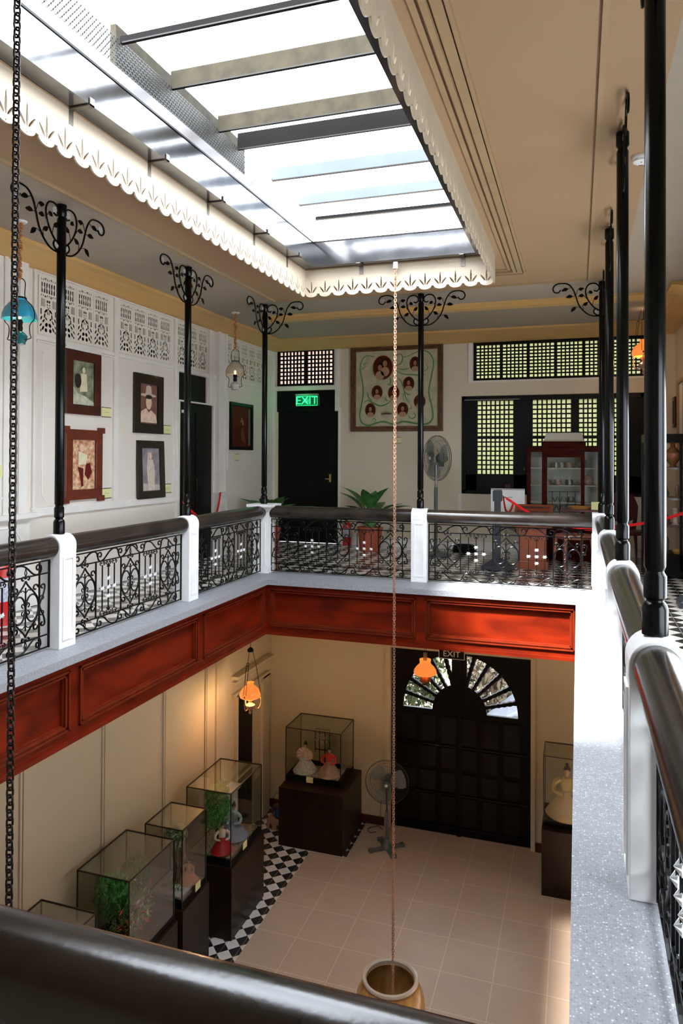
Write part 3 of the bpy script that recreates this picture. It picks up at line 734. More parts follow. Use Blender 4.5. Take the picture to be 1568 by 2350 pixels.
for v in ((HX0+GW-.0, HX0+GW-.010),):
    prism(bm, [(v[0], gz1+.012), (v[0]+.004, gz1+.012), (v[1]+.004, gz1+.10), (v[1], gz1+.10)], lambda a, c, t: (a, t, c), HY0, HY1)
prism(bm, [(HX1-GW-.02, gz1+.012), (HX1-GW-.016, gz1+.012), (HX1-GW+.044, gz1+.10), (HX1-GW+.04, gz1+.10)], lambda a, c, t: (a, t, c), HY0, HY1)
obj('flashing', bm, mat('weathered_flashing', (.085, .078, .08), .45, color2=(.05, .04, .038), scale=3), gt)
for Y in (2.45, 3.20, 3.95, 4.72, 5.52, 6.25):
    bm = B(); box(bm, HX0+.004, HX0+GW+.01, Y, Y+.035, gz0-.008, gz0-.001); box(bm, HX0+GW+.004, HX0+GW+.010, Y, Y+.035, gz0-.008, gz0+.035); box(bm, HX0+.004, HX0+.008, Y, Y+.035, gz0-.09, gz0-.008)
    obj('hanger_strap', bm, M_DSTEEL, gt)
bm = B()
for x in (-2.05, -1.05): box(bm, x, x+.04, HY1-.125, HY1-.008, gz0-.008, gz0-.001); box(bm, x, x+.04, HY1-.012, HY1-.008, gz0-.09, gz0-.006)
obj('hanger_strap', bm, M_DSTEEL, gt)
bm = B(); lathe(bm, [(0, 0), (.024, 0), (.024, .06), (0, .06)], 16, (-1.67, 6.72-.04, 3.225)); obj('outlet', bm, mat('pipe_white', (.75, .75, .75), .4), gt, True)
# purlins
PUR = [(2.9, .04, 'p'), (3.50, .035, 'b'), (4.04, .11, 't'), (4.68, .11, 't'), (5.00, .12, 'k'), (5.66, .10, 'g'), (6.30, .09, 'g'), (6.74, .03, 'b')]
PM = {'b': mat('dark_purlin_steel', (.003, .003, .003), .8, spec=.05), 'p': mat('dark_purlin_steel', (.003, .003, .003)), 't': mat('tan_purlin_steel', (.026, .022, .013), .8, spec=.1, color2=(.013, .011, .007), scale=9), 'k': mat('dark_purlin_steel', (.003, .003, .003), .8, spec=.05), 'g': mat('glare_blue_purlin', (.06, .072, .09), .8, spec=.1)}  # web colours darkened against the sun; pale blue stands for reflected glare
plab = {'b': 'thin black steel purlin', 'p': 'thin black steel purlin', 't': 'darkened tan stained steel purlin', 'k': 'dark blackened steel purlin', 'g': 'glare-tinted pale bluish steel purlin'}
pos = ['outside the frame', 'first from the top of the frame', 'second from the top', 'third from the top', 'fourth, the darkest', 'fifth, pale', 'sixth, pale', 'last at the far end']
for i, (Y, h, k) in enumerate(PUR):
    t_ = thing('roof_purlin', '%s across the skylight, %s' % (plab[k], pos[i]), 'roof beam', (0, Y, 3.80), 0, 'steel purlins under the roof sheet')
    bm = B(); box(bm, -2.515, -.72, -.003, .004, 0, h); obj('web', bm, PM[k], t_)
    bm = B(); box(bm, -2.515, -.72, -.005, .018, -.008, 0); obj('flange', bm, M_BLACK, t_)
bm = B(); box(bm, -2.95, -.40, 1.6, 7.3, 3.93, 3.935); struct(obj('window_1', bm, M_ROOF))
t_ = thing('side_beam', 'darkened tan stained steel beam behind the wire mesh on left of the skylight', 'roof beam', (0, 0, 0)); bm = B(); box(bm, -2.60, -2.56, 3.52, 5.22, 3.64, 3.93); obj('web', bm, PM['t'], t_); bm = B(); box(bm, -2.60, -2.53, 3.52, 5.22, 3.63, 3.645); obj('flange', bm, PM['k'], t_)
# wire mesh strip
bm = B(); z0m, z1m = gz1+.09, 3.81; y = HY0
while y < HY1-.3:
    for s in (0, .15):
        a = Vector((HX0+GW-.012, y+s, z0m)); c = Vector((HX0+GW-.012, y+.15-s, z1m)); d = c-a
        n_ = Vector((0, .0048, 0)); vs = [bm.verts.new(a-n_), bm.verts.new(a+n_), bm.verts.new(c+n_), bm.verts.new(c-n_)]; bm.faces.new(vs)
    y += .032
tag(obj('wire_mesh', bm, mat('galvanised_wire', (.012, .012, .011), .6)), 'galvanised wire mesh strip between the left gutter and the roof', 'wire mesh')

# ------------------------------------------------------------------ rain chains
def chain(name, x, y, z0, z1, m, label, pitch=.0250, ln=.0185, w_=.0118, r=.0039):
    bm = B(); z = z0; k = 0; n = 16
    while z > z1:
        pts = []
        for i in range(n):
            a = 2*PI*i/n; u = w_*math.cos(a)*.9; v = math.sin(a)*w_*.9+(ln-w_)*(1 if math.sin(a) > 0 else -1)*min(1, abs(math.sin(a))*3)
            pts.append((x+(u if k % 2 == 0 else u*.25), y+(0 if k % 2 == 0 else u), z+v))
        tube(bm, pts, r, 6, True); z -= pitch; k += 1
    return tag(obj(name, bm, m, None, True), label, 'chain')
chain('rain_chain', -1.67, 6.68, 3.215, -3.95, M_COPPER, 'thin copper rain chain hanging from far gutter down into the clay pot')
chain('rain_chain', -1.815, 1.95, 3.25, -3.95, M_BCHAIN, 'black heavy-looking rain chain hanging close at the left edge')

# clay pots
def clay_pot(x, y, label):
    t = thing('clay_pot', label, 'pot', (x, y, ZG), 0, 'glazed clay water jars')
    bm = B(); lathe(bm, [(0, 0), (.20, 0), (.23, .03), (.31, .22), (.345, .40), (.33, .55), (.28, .655), (.262, .68), (.255, .69), (.235, .67), (.26, .60), (.29, .40), (.20, .05), (0, .05)], 40)
    obj('body', bm, mat('amber_glaze', (.34, .13, .035), .25, coat=.6, color2=(.50, .28, .08), scale=7, stretch=(2, 2, .6)), t, True)
    bm = B(); lathe(bm, [(.236, .675), (.236, .71), (.25, .725), (.272, .72), (.278, .70), (.268, .68), (.25, .672)], 40); obj('rim', bm, mat('pale_glaze', (.52, .42, .33), .25, coat=.4), t, True)
    bm = B(); lathe(bm, [(0, .30), (.28, .30)], 32); obj('water', bm, mat('dark_water', (.015, .010, .004), .08), t)
clay_pot(-1.75, 6.90, 'amber glazed clay jar with pale rim under the copper chain'); clay_pot(-1.815, 1.95, 'amber glazed clay jar under the near chain, hidden below the rail')

# ------------------------------------------------------------------ capiz windows and doors
def capiz_sash(root, x0, x1, z0, z1, nx, nz, y, border=.03, bar=.014, split=None, pm=None):
    """lattice frame + shell panes (one mesh for all panes)"""
    bm = B()
    box(bm, x0, x0+border, y-.02, y+.02, z0, z1); box(bm, x1-border, x1, y-.02, y+.02, z0, z1); box(bm, x0+border, x1-border, y-.02, y+.02, z0, z0+border); box(bm, x0+border, x1-border, y-.02, y+.02, z1-border, z1)
    a, c, d, e = x0+border, x1-border, z0+border, z1-border
    for i in range(1, nx): xx = a+(c-a)*i/nx; box(bm, xx-bar/2, xx+bar/2, y-.014, y+.014, d, e)
    for j in range(1, nz):
        zz = d+(e-d)*j/nz; bb = bar*(2.2 if split == j else 1); box(bm, a, c, y-.012, y+.012, zz-bb/2, zz+bb/2)
    s = obj('sash', bm, M_BLACK, root)
    bm = B(); box(bm, a-.004, c+.004, y+.013, y+.016, d-.004, e+.004); obj('shell_panes', bm, pm or M_CAPIZ, s)
w2 = bpy.data.objects.new('window_2', None); col.objects.link(w2); struct(w2)
bm = B(); x0, x1, z0, z1 = WIN_HI; 
box(bm, x0, x1, YW+.03, YW+.11, z0, z0+.018); box(bm, x0, x1, YW+.03, YW+.11, z1-.025, z1); box(bm, x0, x0+.02, YW+.03, YW+.11, z0, z1); box(bm, x1-.02, x1, YW+.03, YW+.11, z0, z1)
obj('window_frame', bm, M_BLACK, w2); sw = (x1-x0-.04)/6
for i in range(6): capiz_sash(w2, x0+.02+i*sw, x0+.02+(i+1)*sw, z0+.018, z1-.025, 6, 10, YW+.07, .022, .021)
w3 = bpy.data.objects.new('window_3', None); col.objects.link(w3); struct(w3)
bm = B(); x0, x1, z0, z1 = WIN; box(bm, x0, x1, YW-.02, YW+.10, z1-.07, z1); box(bm, x0, x1, YW-.02, YW+.10, z0, z0+.05); box(bm, x0, x0+.06, YW-.02, YW+.10, z0, z1); box(bm, x1-.06, x1, YW-.02, YW+.10, z0, z1)
obj('window_frame', bm, M_BLACK, w3)
for (a, c) in ((-1.48, -.92), (-.66, -.09), (.0, .57), (.28, .70)):
    if a == 0.0: c = .27
    capiz_sash(w3, a, c, 1.15, 2.29, 8 if c-a > .5 else (4 if a == 0 else 6), 16, YW+.05, .012, .021, split=8)
bm = B()
for a, c in ((-1.64, -1.48), (-.92, -.66), (-.09, 0), (.27, .28), (.70, .85)): box(bm, a, c, YW+.02, YW+.08, .91, 2.28)
box(bm, -1.64, .85, YW+.02, YW+.08, .91, 1.15); obj('shutter_frame', bm, M_BLACK, w3)
bm = B(); box(bm, -1.66, -.83, YW-.03, YW-.022, 2.285, 2.30); obj('top_rail', bm, M_DSTEEL, w3)
w4 = bpy.data.objects.new('window_4', None); col.objects.link(w4); struct(w4)
bm = B(); x0, x1, z0, z1 = TRN; box(bm, x0, x1, YW+.02, YW+.09, z0, z0+.02); box(bm, x0, x1, YW+.02, YW+.09, z1-.02, z1); box(bm, x0, x0+.02, YW+.02, YW+.09, z0, z1); box(bm, x1-.02, x1, YW+.02, YW+.09, z0, z1); box(bm, (x0+x1)/2-.012, (x0+x1)/2+.012, YW+.02, YW+.09, z0, z1)
obj('window_frame', bm, M_BLACK, w4)
mcx = (x0+x1)/2
capiz_sash(w4, x0+.02, mcx-.012, z0+.02, z1-.02, 7, 8, YW+.05, .02, .024, pm=M_CAPIZ2); capiz_sash(w4, mcx+.012, x1-.02, z0+.02, z1-.02, 7, 8, YW+.05, .02, .024, pm=M_CAPIZ2)
# doors
def door(n, fn):
    d = bpy.data.objects.new('door_%d' % n, None); col.objects.link(d); struct(d); fn(d); return d
def d1(d):
    bm = B(); box(bm, DOOR[0], DOOR[1], YW+.03, YW+.08, 0, 2.16); box(bm, DOORU[0], DOORU[1], YW+.01, YW+.06, 2.16, 2.51); obj('door_leaf', bm, M_BLACK, d)
    bm = B()
    for z in (.25, 1.15): box(bm, -4.65, -3.85, YW+.022, YW+.03, z, z+.75)
    obj('panel', bm, M_BLACK, d)
    bm = B(); box(bm, -3.87, -3.84, YW+.012, YW+.03, 1.0, 1.13); tube(bm, [(-3.855, YW-.01, 1.05), (-3.93, YW-.01, 1.05)], .008, 8); tube(bm, [(-3.855, YW+.02, 1.05), (-3.855, YW-.01, 1.05)], .008, 8); tube(bm, [(-3.855, YW+.02, 1.11), (-3.855, YW-.0, 1.11)], .012, 10)
    obj('door_handle', bm, M_BRASS, d)
door(1, d1)
def d2(d):
    bm = B(); box(bm, XW-.07, XW-.03, 8.12, 9.01, 0, 2.12); box(bm, XW-.06, XW-.02, 8.04, 8.81, 2.13, 2.50); obj('door_leaf', bm, M_BLACK, d)
    bm = B(); box(bm, XW-.03, XW-.022, 8.56, 8.575, .05, 2.0); obj('middle_joint', bm, M_BLACK, d)
    bm = B(); box(bm, XW-.03, XW-.02, 8.585, 8.60, .95, 1.10); obj('door_handle', bm, M_STEEL, d)
    bm = B(); box(bm, XW-.03, XW-.027, 8.20, 8.28, 1.98, 2.02); obj('door_label', bm, M_PAPER, d)
door(2, d2)
def d3(d):
    cx, cz, R0, R1 = -1.74, -2.52, .42, .885
    x0, x1, z0, z1 = LDOOR; y0, y1 = YW+.06, YW+.11
    # leaf board with the fanlight cut out
    bm = B(); N = 40
    arc = [(cx+R1*math.cos(PI-PI*i/N), cz+R1*math.sin(PI-PI*i/N)) for i in range(N+1)]
    top = [(x0, cz)]+[arc[0]]
    poly_u = [(x0, cz)]+arc+[(x1, cz), (x1, z1), (x0, z1)]
    me = curve_panel(poly_u, [], .05); me.transform(Matrix.Translation((0, YW+.085, 0))); mobj('upper_board', me, M_BLACK, d)
    bm = B(); box(bm, x0, x1, y0, y1, z0, cz); obj('lower_board', bm, M_BLACK, d)
    bm = B(); prism(bm, [(cx+R0*math.cos(PI*i/24), cz+R0*math.sin(PI*i/24)) for i in range(25)], lambda a, c, t: (a, t, c), y0, y1); obj('hub', bm, M_BLACK, d)
    bm = B(); box(bm, cx-.115, cx+.115, y0-.01, y1, cz, z1); box(bm, cx-.03, cx+.03, y0-.03, y0, z0, z1); obj('centre_post', bm, M_BLACK, d)
    for i in range(1, 12):
        if i == 6: continue
        a = PI*i/12; bm = B(); prof = []
        m_ = 26
        for k in range(m_+1):
            s = k/m_; r = (.030+.012*abs(math.sin(s*PI*6)))*(.8+.3*s); prof.append((r, R0-.02+(R1-R0+.05)*s))
        Mx = Matrix.Translation((cx, YW+.085, cz)) @ Matrix.Rotation(PI/2-a, 4, 'Y')
        lathe(bm, prof, 8, M=Mx); obj('spoke', bm, M_BLACK, d)
    bm = B()
    M2 = mat('door_panel_black', (.0035, .0028, .0025), .25, spec=.35)
    cols_ = [x0+.12+i*(x1-x0-.24)/6 for i in range(7)]; rows = [z0+.12, z0+.62, z0+.98, z0+1.36, z0+1.84]
    for a, c in zip(cols_, cols_[1:]):
        for p, q in zip(rows, rows[1:]): box(bm, a+.04, c-.04, y0-.022, y0, p+.04, q-.03)
    obj('raised_panels', bm, M2, d)
    for z in (rows[0], rows[1], rows[3]):
        bm = B(); box(bm, x0+.05, cx-.05, y0-.03, y0, z-.01, z+.015); box(bm, cx+.05, x1-.05, y0-.03, y0, z-.01, z+.015); obj('cross_rail', bm, M2, d)
    bm = B(); tube(bm, [(cx-.36, y0-.03, z0+1.36), (cx-.32, y0-.03, z0+1.36)], .008, 8); obj('door_handle', bm, M_STEEL, d)
door(3, d3)
def d4(d):
    bm = B(); box(bm, XW-.08, XW-.04, 9.74, 10.42, ZG, -2.2); obj('door_leaf', bm, M_BLACK, d)  # black sheet fills the open doorway in place of its dark inside
    bm = B(); box(bm, XW-.10, XW, 10.42, 10.66, ZG, -2.2); obj('door_jamb', bm, M_LOW, d)
door(4, d4)

# lattice transom panels
def lattice_mesh():
    W, Hh = .235, .55; out = [(-.017, -.01), (W+.017, -.01), (W+.017, Hh+.005), (-.017, Hh+.005)]; ho = []
    def el(cx, cz, rx, rz, ang=0, n=10):
        rx *= 1.35; rz *= 1.1
        return [(cx+rx*math.cos(2*PI*k/n)*math.cos(ang)-rz*math.sin(2*PI*k/n)*math.sin(ang), cz+rx*math.cos(2*PI*k/n)*math.sin(ang)+rz*math.sin(2*PI*k/n)*math.cos(ang)) for k in range(n)]
    def bar(x, z, w_, h): return [(x, z), (x+w_, z), (x+w_, z+h), (x, z+h)]
    for i in range(6):      # tall slots with waisted sides
        x = .020+i*.0335; s = 1 if i % 2 == 0 else -1; w_ = .019
        z = .395; h = .10
        if s > 0: ho.append([(x, z), (x+w_, z), (x+w_, z+.03), (x+w_-.010, z+.05), (x+w_, z+.07), (x+w_, z+h), (x, z+h)])
        else: ho.append([(x, z), (x+w_, z), (x+w_, z+h), (x, z+h), (x, z+.07), (x+.010, z+.05), (x, z+.03)])
    for x in (.075, .155):
        ho.append([(x-.014, .540), (x+.014, .540), (x, .512)]); ho.append([(x-.014, .355), (x+.014, .355), (x, .383)])
    for x in (.035, .115, .195): ho.append(el(x-.014, .524, .004, .010, .4)); ho.append(el(x+.014, .524, .004, .010, -.4)); ho.append(el(x-.014, .372, .004, .010, -.4)); ho.append(el(x+.014, .372, .004, .010, .4))
    for s in (-1, 1):
        c = W/2
        ho.append(el(c+s*.014, .318, .009, .013)); ho.append(el(c+s*.016, .286, .005, .009)); ho.append(el(c+s*.014, .262, .004, .006))
        ho.append(el(c+s*.032, .225, .009, .026, s*.9)); ho.append(el(c+s*.050, .178, .008, .024, s*.2)); ho.append(el(c+s*.030, .150, .007, .016, -s*.8))
        ho.append(bar(c+s*.099-.009, .185, .018, .055)); ho.append(el(c+s*.012, .205, .005, .016))
        ho.append(el(c+s*.095, .148, .008, .022, s*.5)); ho.append(el(c+s*.070, .118, .008, .030, s*.7)); ho.append(el(c+s*.095, .088, .007, .030, s*.7))
        ho.append(el(c+s*.024, .092, .014, .020, s*.9)); ho.append(el(c+s*.030, .040, .014, .018, s*.5)); ho.append(el(c+s*.072, .055, .009, .022, s*.5)); ho.append(el(c+s*.098, .030, .007, .014, s*.3))
    ho.append([(W/2-.010, .255), (W/2+.010, .255), (W/2, .225)])
    me = curve_panel(out, ho, .006); return me
LM = lattice_mesh()
LMAT = mat('white_lattice', (.76, .71, .62), .5)
sh = B(); box(sh, .018, .062, -.012, -.006, .262, .335)
bmesh.ops.recalc_face_normals(sh, faces=sh.faces); SHM = bpy.data.meshes.new('grey_plate'); sh.to_mesh(SHM); sh.free(); SHM.materials.append(mat('grey_olive_plate', (.40, .38, .30), .6))
bay_n = ['first bay from the left', 'second bay', 'third bay over the left door', 'last bay behind the hanging lamp']
cnt = 0
for i, (y0, y1) in enumerate(LAT):
    bi = 0 if i < 4 else 1 if i < 8 else 2 if i < 11 else 3
    k = i-[0, 4, 8, 11][bi]
    o = mobj('lattice_panel', LM, LMAT); o.location = (XW+.006, y0, 2.58); o.rotation_euler = (0, 0, PI/2)
    tag(o, 'pierced white transom panel, number %s from left in the %s' % (['one', 'two', 'three', 'four', 'five'][k], bay_n[bi]), 'lattice panel', 'pierced transom panels on the left wall')
    for px_ in (0, .155): p = bpy.data.objects.new('grey_plate', SHM); col.objects.link(p); p.parent = o; p.location = (px_, 0, 0)

# ------------------------------------------------------------------ pictures
def frame_bars(bm, W, Hh, fw_, d, inner=.012):
    """frame in local XZ plane, centred, front toward -Y"""
    for (x0, x1, z0, z1) in ((-W/2, W/2, Hh/2-fw_, Hh/2), (-W/2, W/2, -Hh/2, -Hh/2+fw_), (-W/2, -W/2+fw_, -Hh/2+fw_, Hh/2-fw_), (W/2-fw_, W/2, -Hh/2+fw_, Hh/2-fw_)):
        box(bm, x0, x1, -d, 0, z0, z1)
def flat(bm, pts, y, th=.0012): prism(bm, pts, lambda a, c, t: (a, t, c), y-th, y)
def ell(cx, cz, rx, rz, n=20, a0=0, a1=2*PI): return [(cx+rx*math.cos(a0+(a1-a0)*k/n), cz+rz*math.sin(a0+(a1-a0)*k/n)) for k in range(n)]
def wall_place(root, side, u, z, tilt=0):
    if side == 'L': root.location = (XW, u, z); root.rotation_euler = (0, tilt, PI/2)
    else: root.location = (u, YW, z)
def photo(label, side, u, z, W, Hh, fw_, fm, bgm, shapes, extra=None, tilt=0, roll=0):
    t = thing('framed_photograph', label, 'picture'); wall_place(t, side, u, z)
    if tilt or roll: t.rotation_euler = Euler((tilt, roll, PI/2))
    bm = B(); frame_bars(bm, W, Hh, fw_, .035)
    if extra: extra(bm)
    obj('frame', bm, fm, t, bevel=.003)
    bm = B(); box(bm, -W/2+fw_, W/2-fw_, -.012, -.006, -Hh/2+fw_, Hh/2-fw_); ph = obj('print', bm, bgm, t)
    for nm_, pts, m, lay in shapes:
        bm = B(); flat(bm, pts, -.013-.0016*lay); obj(nm_, bm, m, ph)
    return t
mS = lambda n, c, c2=None, sc=20: mat(n, c, .6, spec=.12, color2=c2, scale=sc)
cream = mS('print_cream', (.72, .66, .45), (.62, .56, .38)); sepD = mS('print_sepia_dark', (.16, .07, .06), (.22, .11, .09)); face = mS('print_face', (.74, .52, .38)); hatm = mS('print_hat', (.62, .48, .38))
photo('small dark red framed photograph of a figure in pale dress, upper left of the four', 'L', 6.185, 2.16, .545, .65, .10, M_DARKRED, mS('print_green_grey', (.07, .08, .045), (.34, .36, .24), 9),
      [('pale_dress', [(-.03, .10), (.055, .10), (.07, -.08), (-.05, -.09)], cream, 1), ('head', ell(.01, .135, .022, .032), cream, 1), ('ground', [(-.172, -.225), (.172, -.225), (.172, -.19), (.03, -.13), (-.08, -.11), (-.172, -.02)], mS('print_pale', (.60, .60, .48), (.35, .35, .25), 14), 1), ('dark_shape', ell(-.08, .02, .05, .075), mS('print_dark', (.03, .03, .02)), 2)])
def lugs(bm):
    for sx in (-1, 1):
        for sz in (-1, 1): box(bm, sx*.28-.045, sx*.28+.045, -.04, 0, sz*.36-.03, sz*.36+.03)
photo('bright red wood framed sepia photograph with notched corners, lower left of the four', 'L', 6.20, 1.32, .58, .72, .105, M_REDWOOD, mS('print_orange_sepia', (.76, .58, .36), (.40, .10, .04), 26),
      [('dark_figure', [(-.09, -.02), (-.05, -.12), (-.03, -.23), (.0, -.22), (.0, -.04)], mS('print_red_dark', (.12, .015, .01), None), 1), ('dark_figure', [(.04, .0), (.10, .02), (.14, -.08), (.08, -.16), (.02, -.10)], MATS['print_red_dark'], 1), ('pale_shirt', [(-.08, .14), (.06, .10), (.04, .0), (-.08, .0)], cream, 2), ('head', ell(-.03, .17, .035, .04), face, 3)], extra=lugs)
photo('black framed sepia portrait of a person in wide hat, upper right of the four', 'L', 7.375, 2.03, .60, .70, .115, mat('near_black_frame', (.010, .005, .004), .35, coat=.3), sepD,
      [('hat_brim', ell(-.005, .105, .165, .020), hatm, 1), ('hat_crown', [(-.07, .10), (.07, .10), (.05, .21), (.0, .225), (-.05, .21)], hatm, 2), ('face', ell(.0, .02, .060, .085), face, 3), ('hair', ell(0, .085, .066, .025), mS('print_dark', (.03, .03, .02)), 4), ('shirt', [(-.18, -.22), (.18, -.22), (.15, -.12), (.05, -.07), (.0, -.10), (-.05, -.05), (-.15, -.09), (-.18, -.15)], mS('print_shirt', (.76, .58, .44), (.55, .38, .32), 16), 2)])
photo('thin brown-black framed photograph of a standing figure, tilted, lower right of the four', 'L', 7.43, 1.25, .565, .69, .09, mat('brown_black_frame', (.020, .013, .008), .35, coat=.3), mS('print_violet_grey', (.36, .32, .33), (.16, .14, .17), 7),
      [('robe', [(-.06, .12), (.05, .12), (.09, -.02), (.07, -.25), (-.06, -.25), (-.08, -.02)], mS('print_robe', (.66, .58, .48), (.50, .44, .38), 20), 1), ('head', ell(.0, .165, .03, .042), face, 2), ('scarf', [(-.06, .2), (-.03, .21), (-.04, .05), (-.09, .0)], mS('print_scarf', (.62, .5, .5), None), 3), ('pale_floor', [(-.19, -.25), (.19, -.25), (.19, -.19), (-.19, -.16)], mS('print_floor', (.52, .46, .4), None), 0)], tilt=-.04)
t = photo('dark brown painting in a deep box frame, near left corner of the far wall', 'L', 9.86, 1.865, .76, .71, .05, M_BLACK, mS('painting_dark', (.10, .016, .010), (.05, .012, .008), 4),
      [('pale_patch', [(-.03, .06), (.07, .08), (.08, .03), (.03, .02), (.03, .14), (.0, .14)], mS('painting_ochre', (.30, .16, .07), None), 1), ('ochre_streak', [(-.02, -.05), (.08, .0), (.14, -.25), (.0, -.2)], mS('painting_ochre2', (.14, .06, .02), (.08, .03, .012), 10), 1), ('side_strip', [(.24, -.28), (.30, -.28), (.30, .28), (.24, .28)], mS('painting_grey', (.12, .13, .12), None), 1)])
# portrait board on the far wall
t = thing('portrait_board', 'large square gold-brown frame with eight oval portraits and painted green scrolls', 'picture', (-2.74, YW, 2.505))
W_, H_ = 1.50, 1.37
bm = B(); frame_bars(bm, W_, H_, .05, .05); obj('frame', bm, M_BROWN, t, bevel=.006)
bm = B(); frame_bars(bm, W_-.10, H_-.10, .035, .03); obj('inner_frame', bm, mat('inner_frame_wood', (.16, .060, .016), .35, coat=.2, color2=(.06, .022, .008), scale=10), t, bevel=.004)
bm = B(); box(bm, -W_/2+.085, W_/2-.085, -.012, -.004, -H_/2+.085, H_/2-.085); pb = obj('board', bm, mS('board_ground', (.52, .47, .32), (.38, .37, .24), 9), t)
s_ = 1.50/1330
def PX(x, y): return ((x-770)*s_, (700-y)*s_*1.08)
def ribbon(name, pts, wd, m, y=-.014):
    P = catmull([(a, 0, c) for a, c in [PX(*p) for p in pts]], 5); bm = B(); n = len(P); prev = None
    for i, p in enumerate(P):
        tdir = (P[min(i+1, n-1)]-P[max(i-1, 0)]).normalized(); nn = Vector((-tdir.z, 0, tdir.x)); ww = wd*(.35+.65*math.sin(PI*min(max(i/(n-1), .04), .96)))
        cur = (bm.verts.new((p.x+nn.x*ww, y, p.z+nn.z*ww)), bm.verts.new((p.x-nn.x*ww, y, p.z-nn.z*ww)))
        if prev: bm.faces.new((prev[0], cur[0], cur[1], prev[1]))
        prev = cur
    obj(name, bm, m, pb)
GRN = mS('painted_green', (.08, .19, .06), (.12, .24, .09), 12)
for pts, wd in (([(450, 280), (330, 262), (262, 330), (240, 450), (275, 600), (285, 760), (260, 920), (235, 1050), (275, 1150), (380, 1180), (480, 1150), (600, 1135), (740, 1170), (880, 1135), (1080, 1165), (1220, 1165), (1290, 1090), (1280, 960), (1235, 760), (1270, 560), (1300, 380), (1250, 270), (1170, 225), (1060, 240), (960, 280), (860, 300)], .014),
                ([(300, 880), (360, 850), (420, 880), (540, 925), (640, 900), (700, 850)], .012), ([(780, 440), (880, 460), (960, 440)], .008), ([(760, 270), (840, 260), (860, 330), (820, 390), (760, 400)], .010),
                ([(780, 480), (880, 520), (1000, 530), (1110, 540), (1180, 530)], .010), ([(1170, 490), (1220, 450), (1190, 400)], .007), ([(790, 570), (840, 610), (880, 720), (910, 830), (960, 890)], .010), ([(890, 740), (930, 780), (980, 790)], .008),
                ([(680, 560), (690, 620), (650, 660)], .010), ([(350, 740), (365, 810), (420, 860)], .010), ([(620, 800), (620, 850), (660, 860)], .009), ([(940, 1050), (990, 1095), (1050, 1070), (1020, 1020)], .008), ([(950, 970), (990, 960), (985, 930)], .007), ([(410, 1130), (440, 1090), (475, 1110), (450, 1140)], .006),
                ([(330, 400), (290, 370), (365, 350)], .006), ([(245, 440), (290, 420), (325, 400)], .006), ([(640, 640), (700, 660), (760, 650)], .006), ([(880, 860), (870, 800), (900, 740)], .006)):
    ribbon('painted_scroll', pts, wd, GRN)
PB = mS('portrait_brown', (.05, .008, .004), (.10, .018, .008), 10); PR = mS('portrait_rim', (.30, .12, .05)); PH = mS('portrait_hair', (.02, .008, .006)); PF = mS('portrait_skin', (.34, .17, .09)); PC = mS('portrait_cloth', (.42, .24, .12), (.36, .25, .14), 30)
ovals = [(575, 425, 150, 175), (1040, 392, 80, 105), (950, 645, 82, 100), (492, 748, 82, 102), (735, 760, 84, 102), (395, 980, 80, 100), (865, 978, 82, 102), (1107, 880, 84, 100)]
for i, (x, y, rx, ry) in enumerate(ovals):
    cx, cz = PX(x, y); rx *= s_; ry *= s_
    bm = B(); flat(bm, ell(cx, cz, rx, ry, 28), -.0155); ov = obj('oval_portrait', bm, PR, pb)
    bm = B(); flat(bm, ell(cx, cz, rx*.94, ry*.95, 28), -.0170); obj('oval_ground', bm, PB, ov) if False else obj('oval_ground', bm, PB, pb)
    heads = [(0, .12, .34)] if i else [(.22, .32, .26), (-.28, 0.0, .24)]
    for hx, hz, hr in heads:
        bm = B(); flat(bm, ell(cx+hx*rx, cz+(hz-.75 if i else hz-.65)*ry, rx*(.62 if i else .42), ry*(.34 if i else .38), 20, 0, 2*PI), -.0180); obj('painted_shoulders', bm, PC, pb)
        bm = B(); flat(bm, ell(cx+hx*rx, cz+(hz+.12)*ry, rx*hr*1.25, ry*hr*1.2, 16), -.0190); obj('painted_hair', bm, PH, pb)
        bm = B(); flat(bm, ell(cx+hx*rx, cz+hz*ry, rx*hr*.85, ry*hr, 16), -.0200); obj('painted_face', bm, PF, pb)
cx, cz = PX(630, 1035); bm = B(); flat(bm, ell(cx, cz, .10, .055, 20), -.0155); obj('painted_caption', bm, mS('caption_grey', (.30, .28, .20), (.44, .40, .28), 12), pb)
bm = B(); flat(bm, [(cx-.085, cz-.006), (cx+.085, cz-.006), (cx+.085, cz+.012), (cx, cz+.030), (cx-.085, cz+.012)], -.0170); obj('painted_house', bm, mS('caption_brown', (.10, .07, .04), None), pb)
# labels under pictures
def card(label, side, u, z, w_, h):
    t = thing('picture_label', label, 'label', (0, 0, 0), 0, 'small yellow picture labels'); wall_place(t, side, u, z)
    bm = B(); box(bm, -w_/2, w_/2, -.008, 0, -h/2, h/2); obj('card', bm, M_YCARD, t)
    for zz in (h/2, -h/2-.006): bm = B(); box(bm, -w_/2-.004, w_/2+.004, -.012, 0, zz, zz+.006); obj('holder_strip', bm, M_BLACK, t)
    bm = B(); box(bm, -w_*.28, w_*.28, -.0086, -.008, -.003, .001); obj('text_line', bm, mS('faint_ink', (.42, .40, .20)), t)
card('yellow label right of the upper left dark red photograph', 'L', 6.585, 1.885, .15, .095); card('yellow label right of the lower left red framed photograph', 'L', 6.60, 1.005, .15, .10)
card('yellow label right of the portrait with the wide hat', 'L', 7.80, 1.74, .14, .10); card('yellow label right of the tilted lower right photograph', 'L', 7.82, 1.01, .15, .10)
card('yellow label under the dark brown painting', 'L', 9.73, 1.40, .12, .09); card('yellow label under the large portrait board', 'F', -2.725, 1.68, .13, .09)
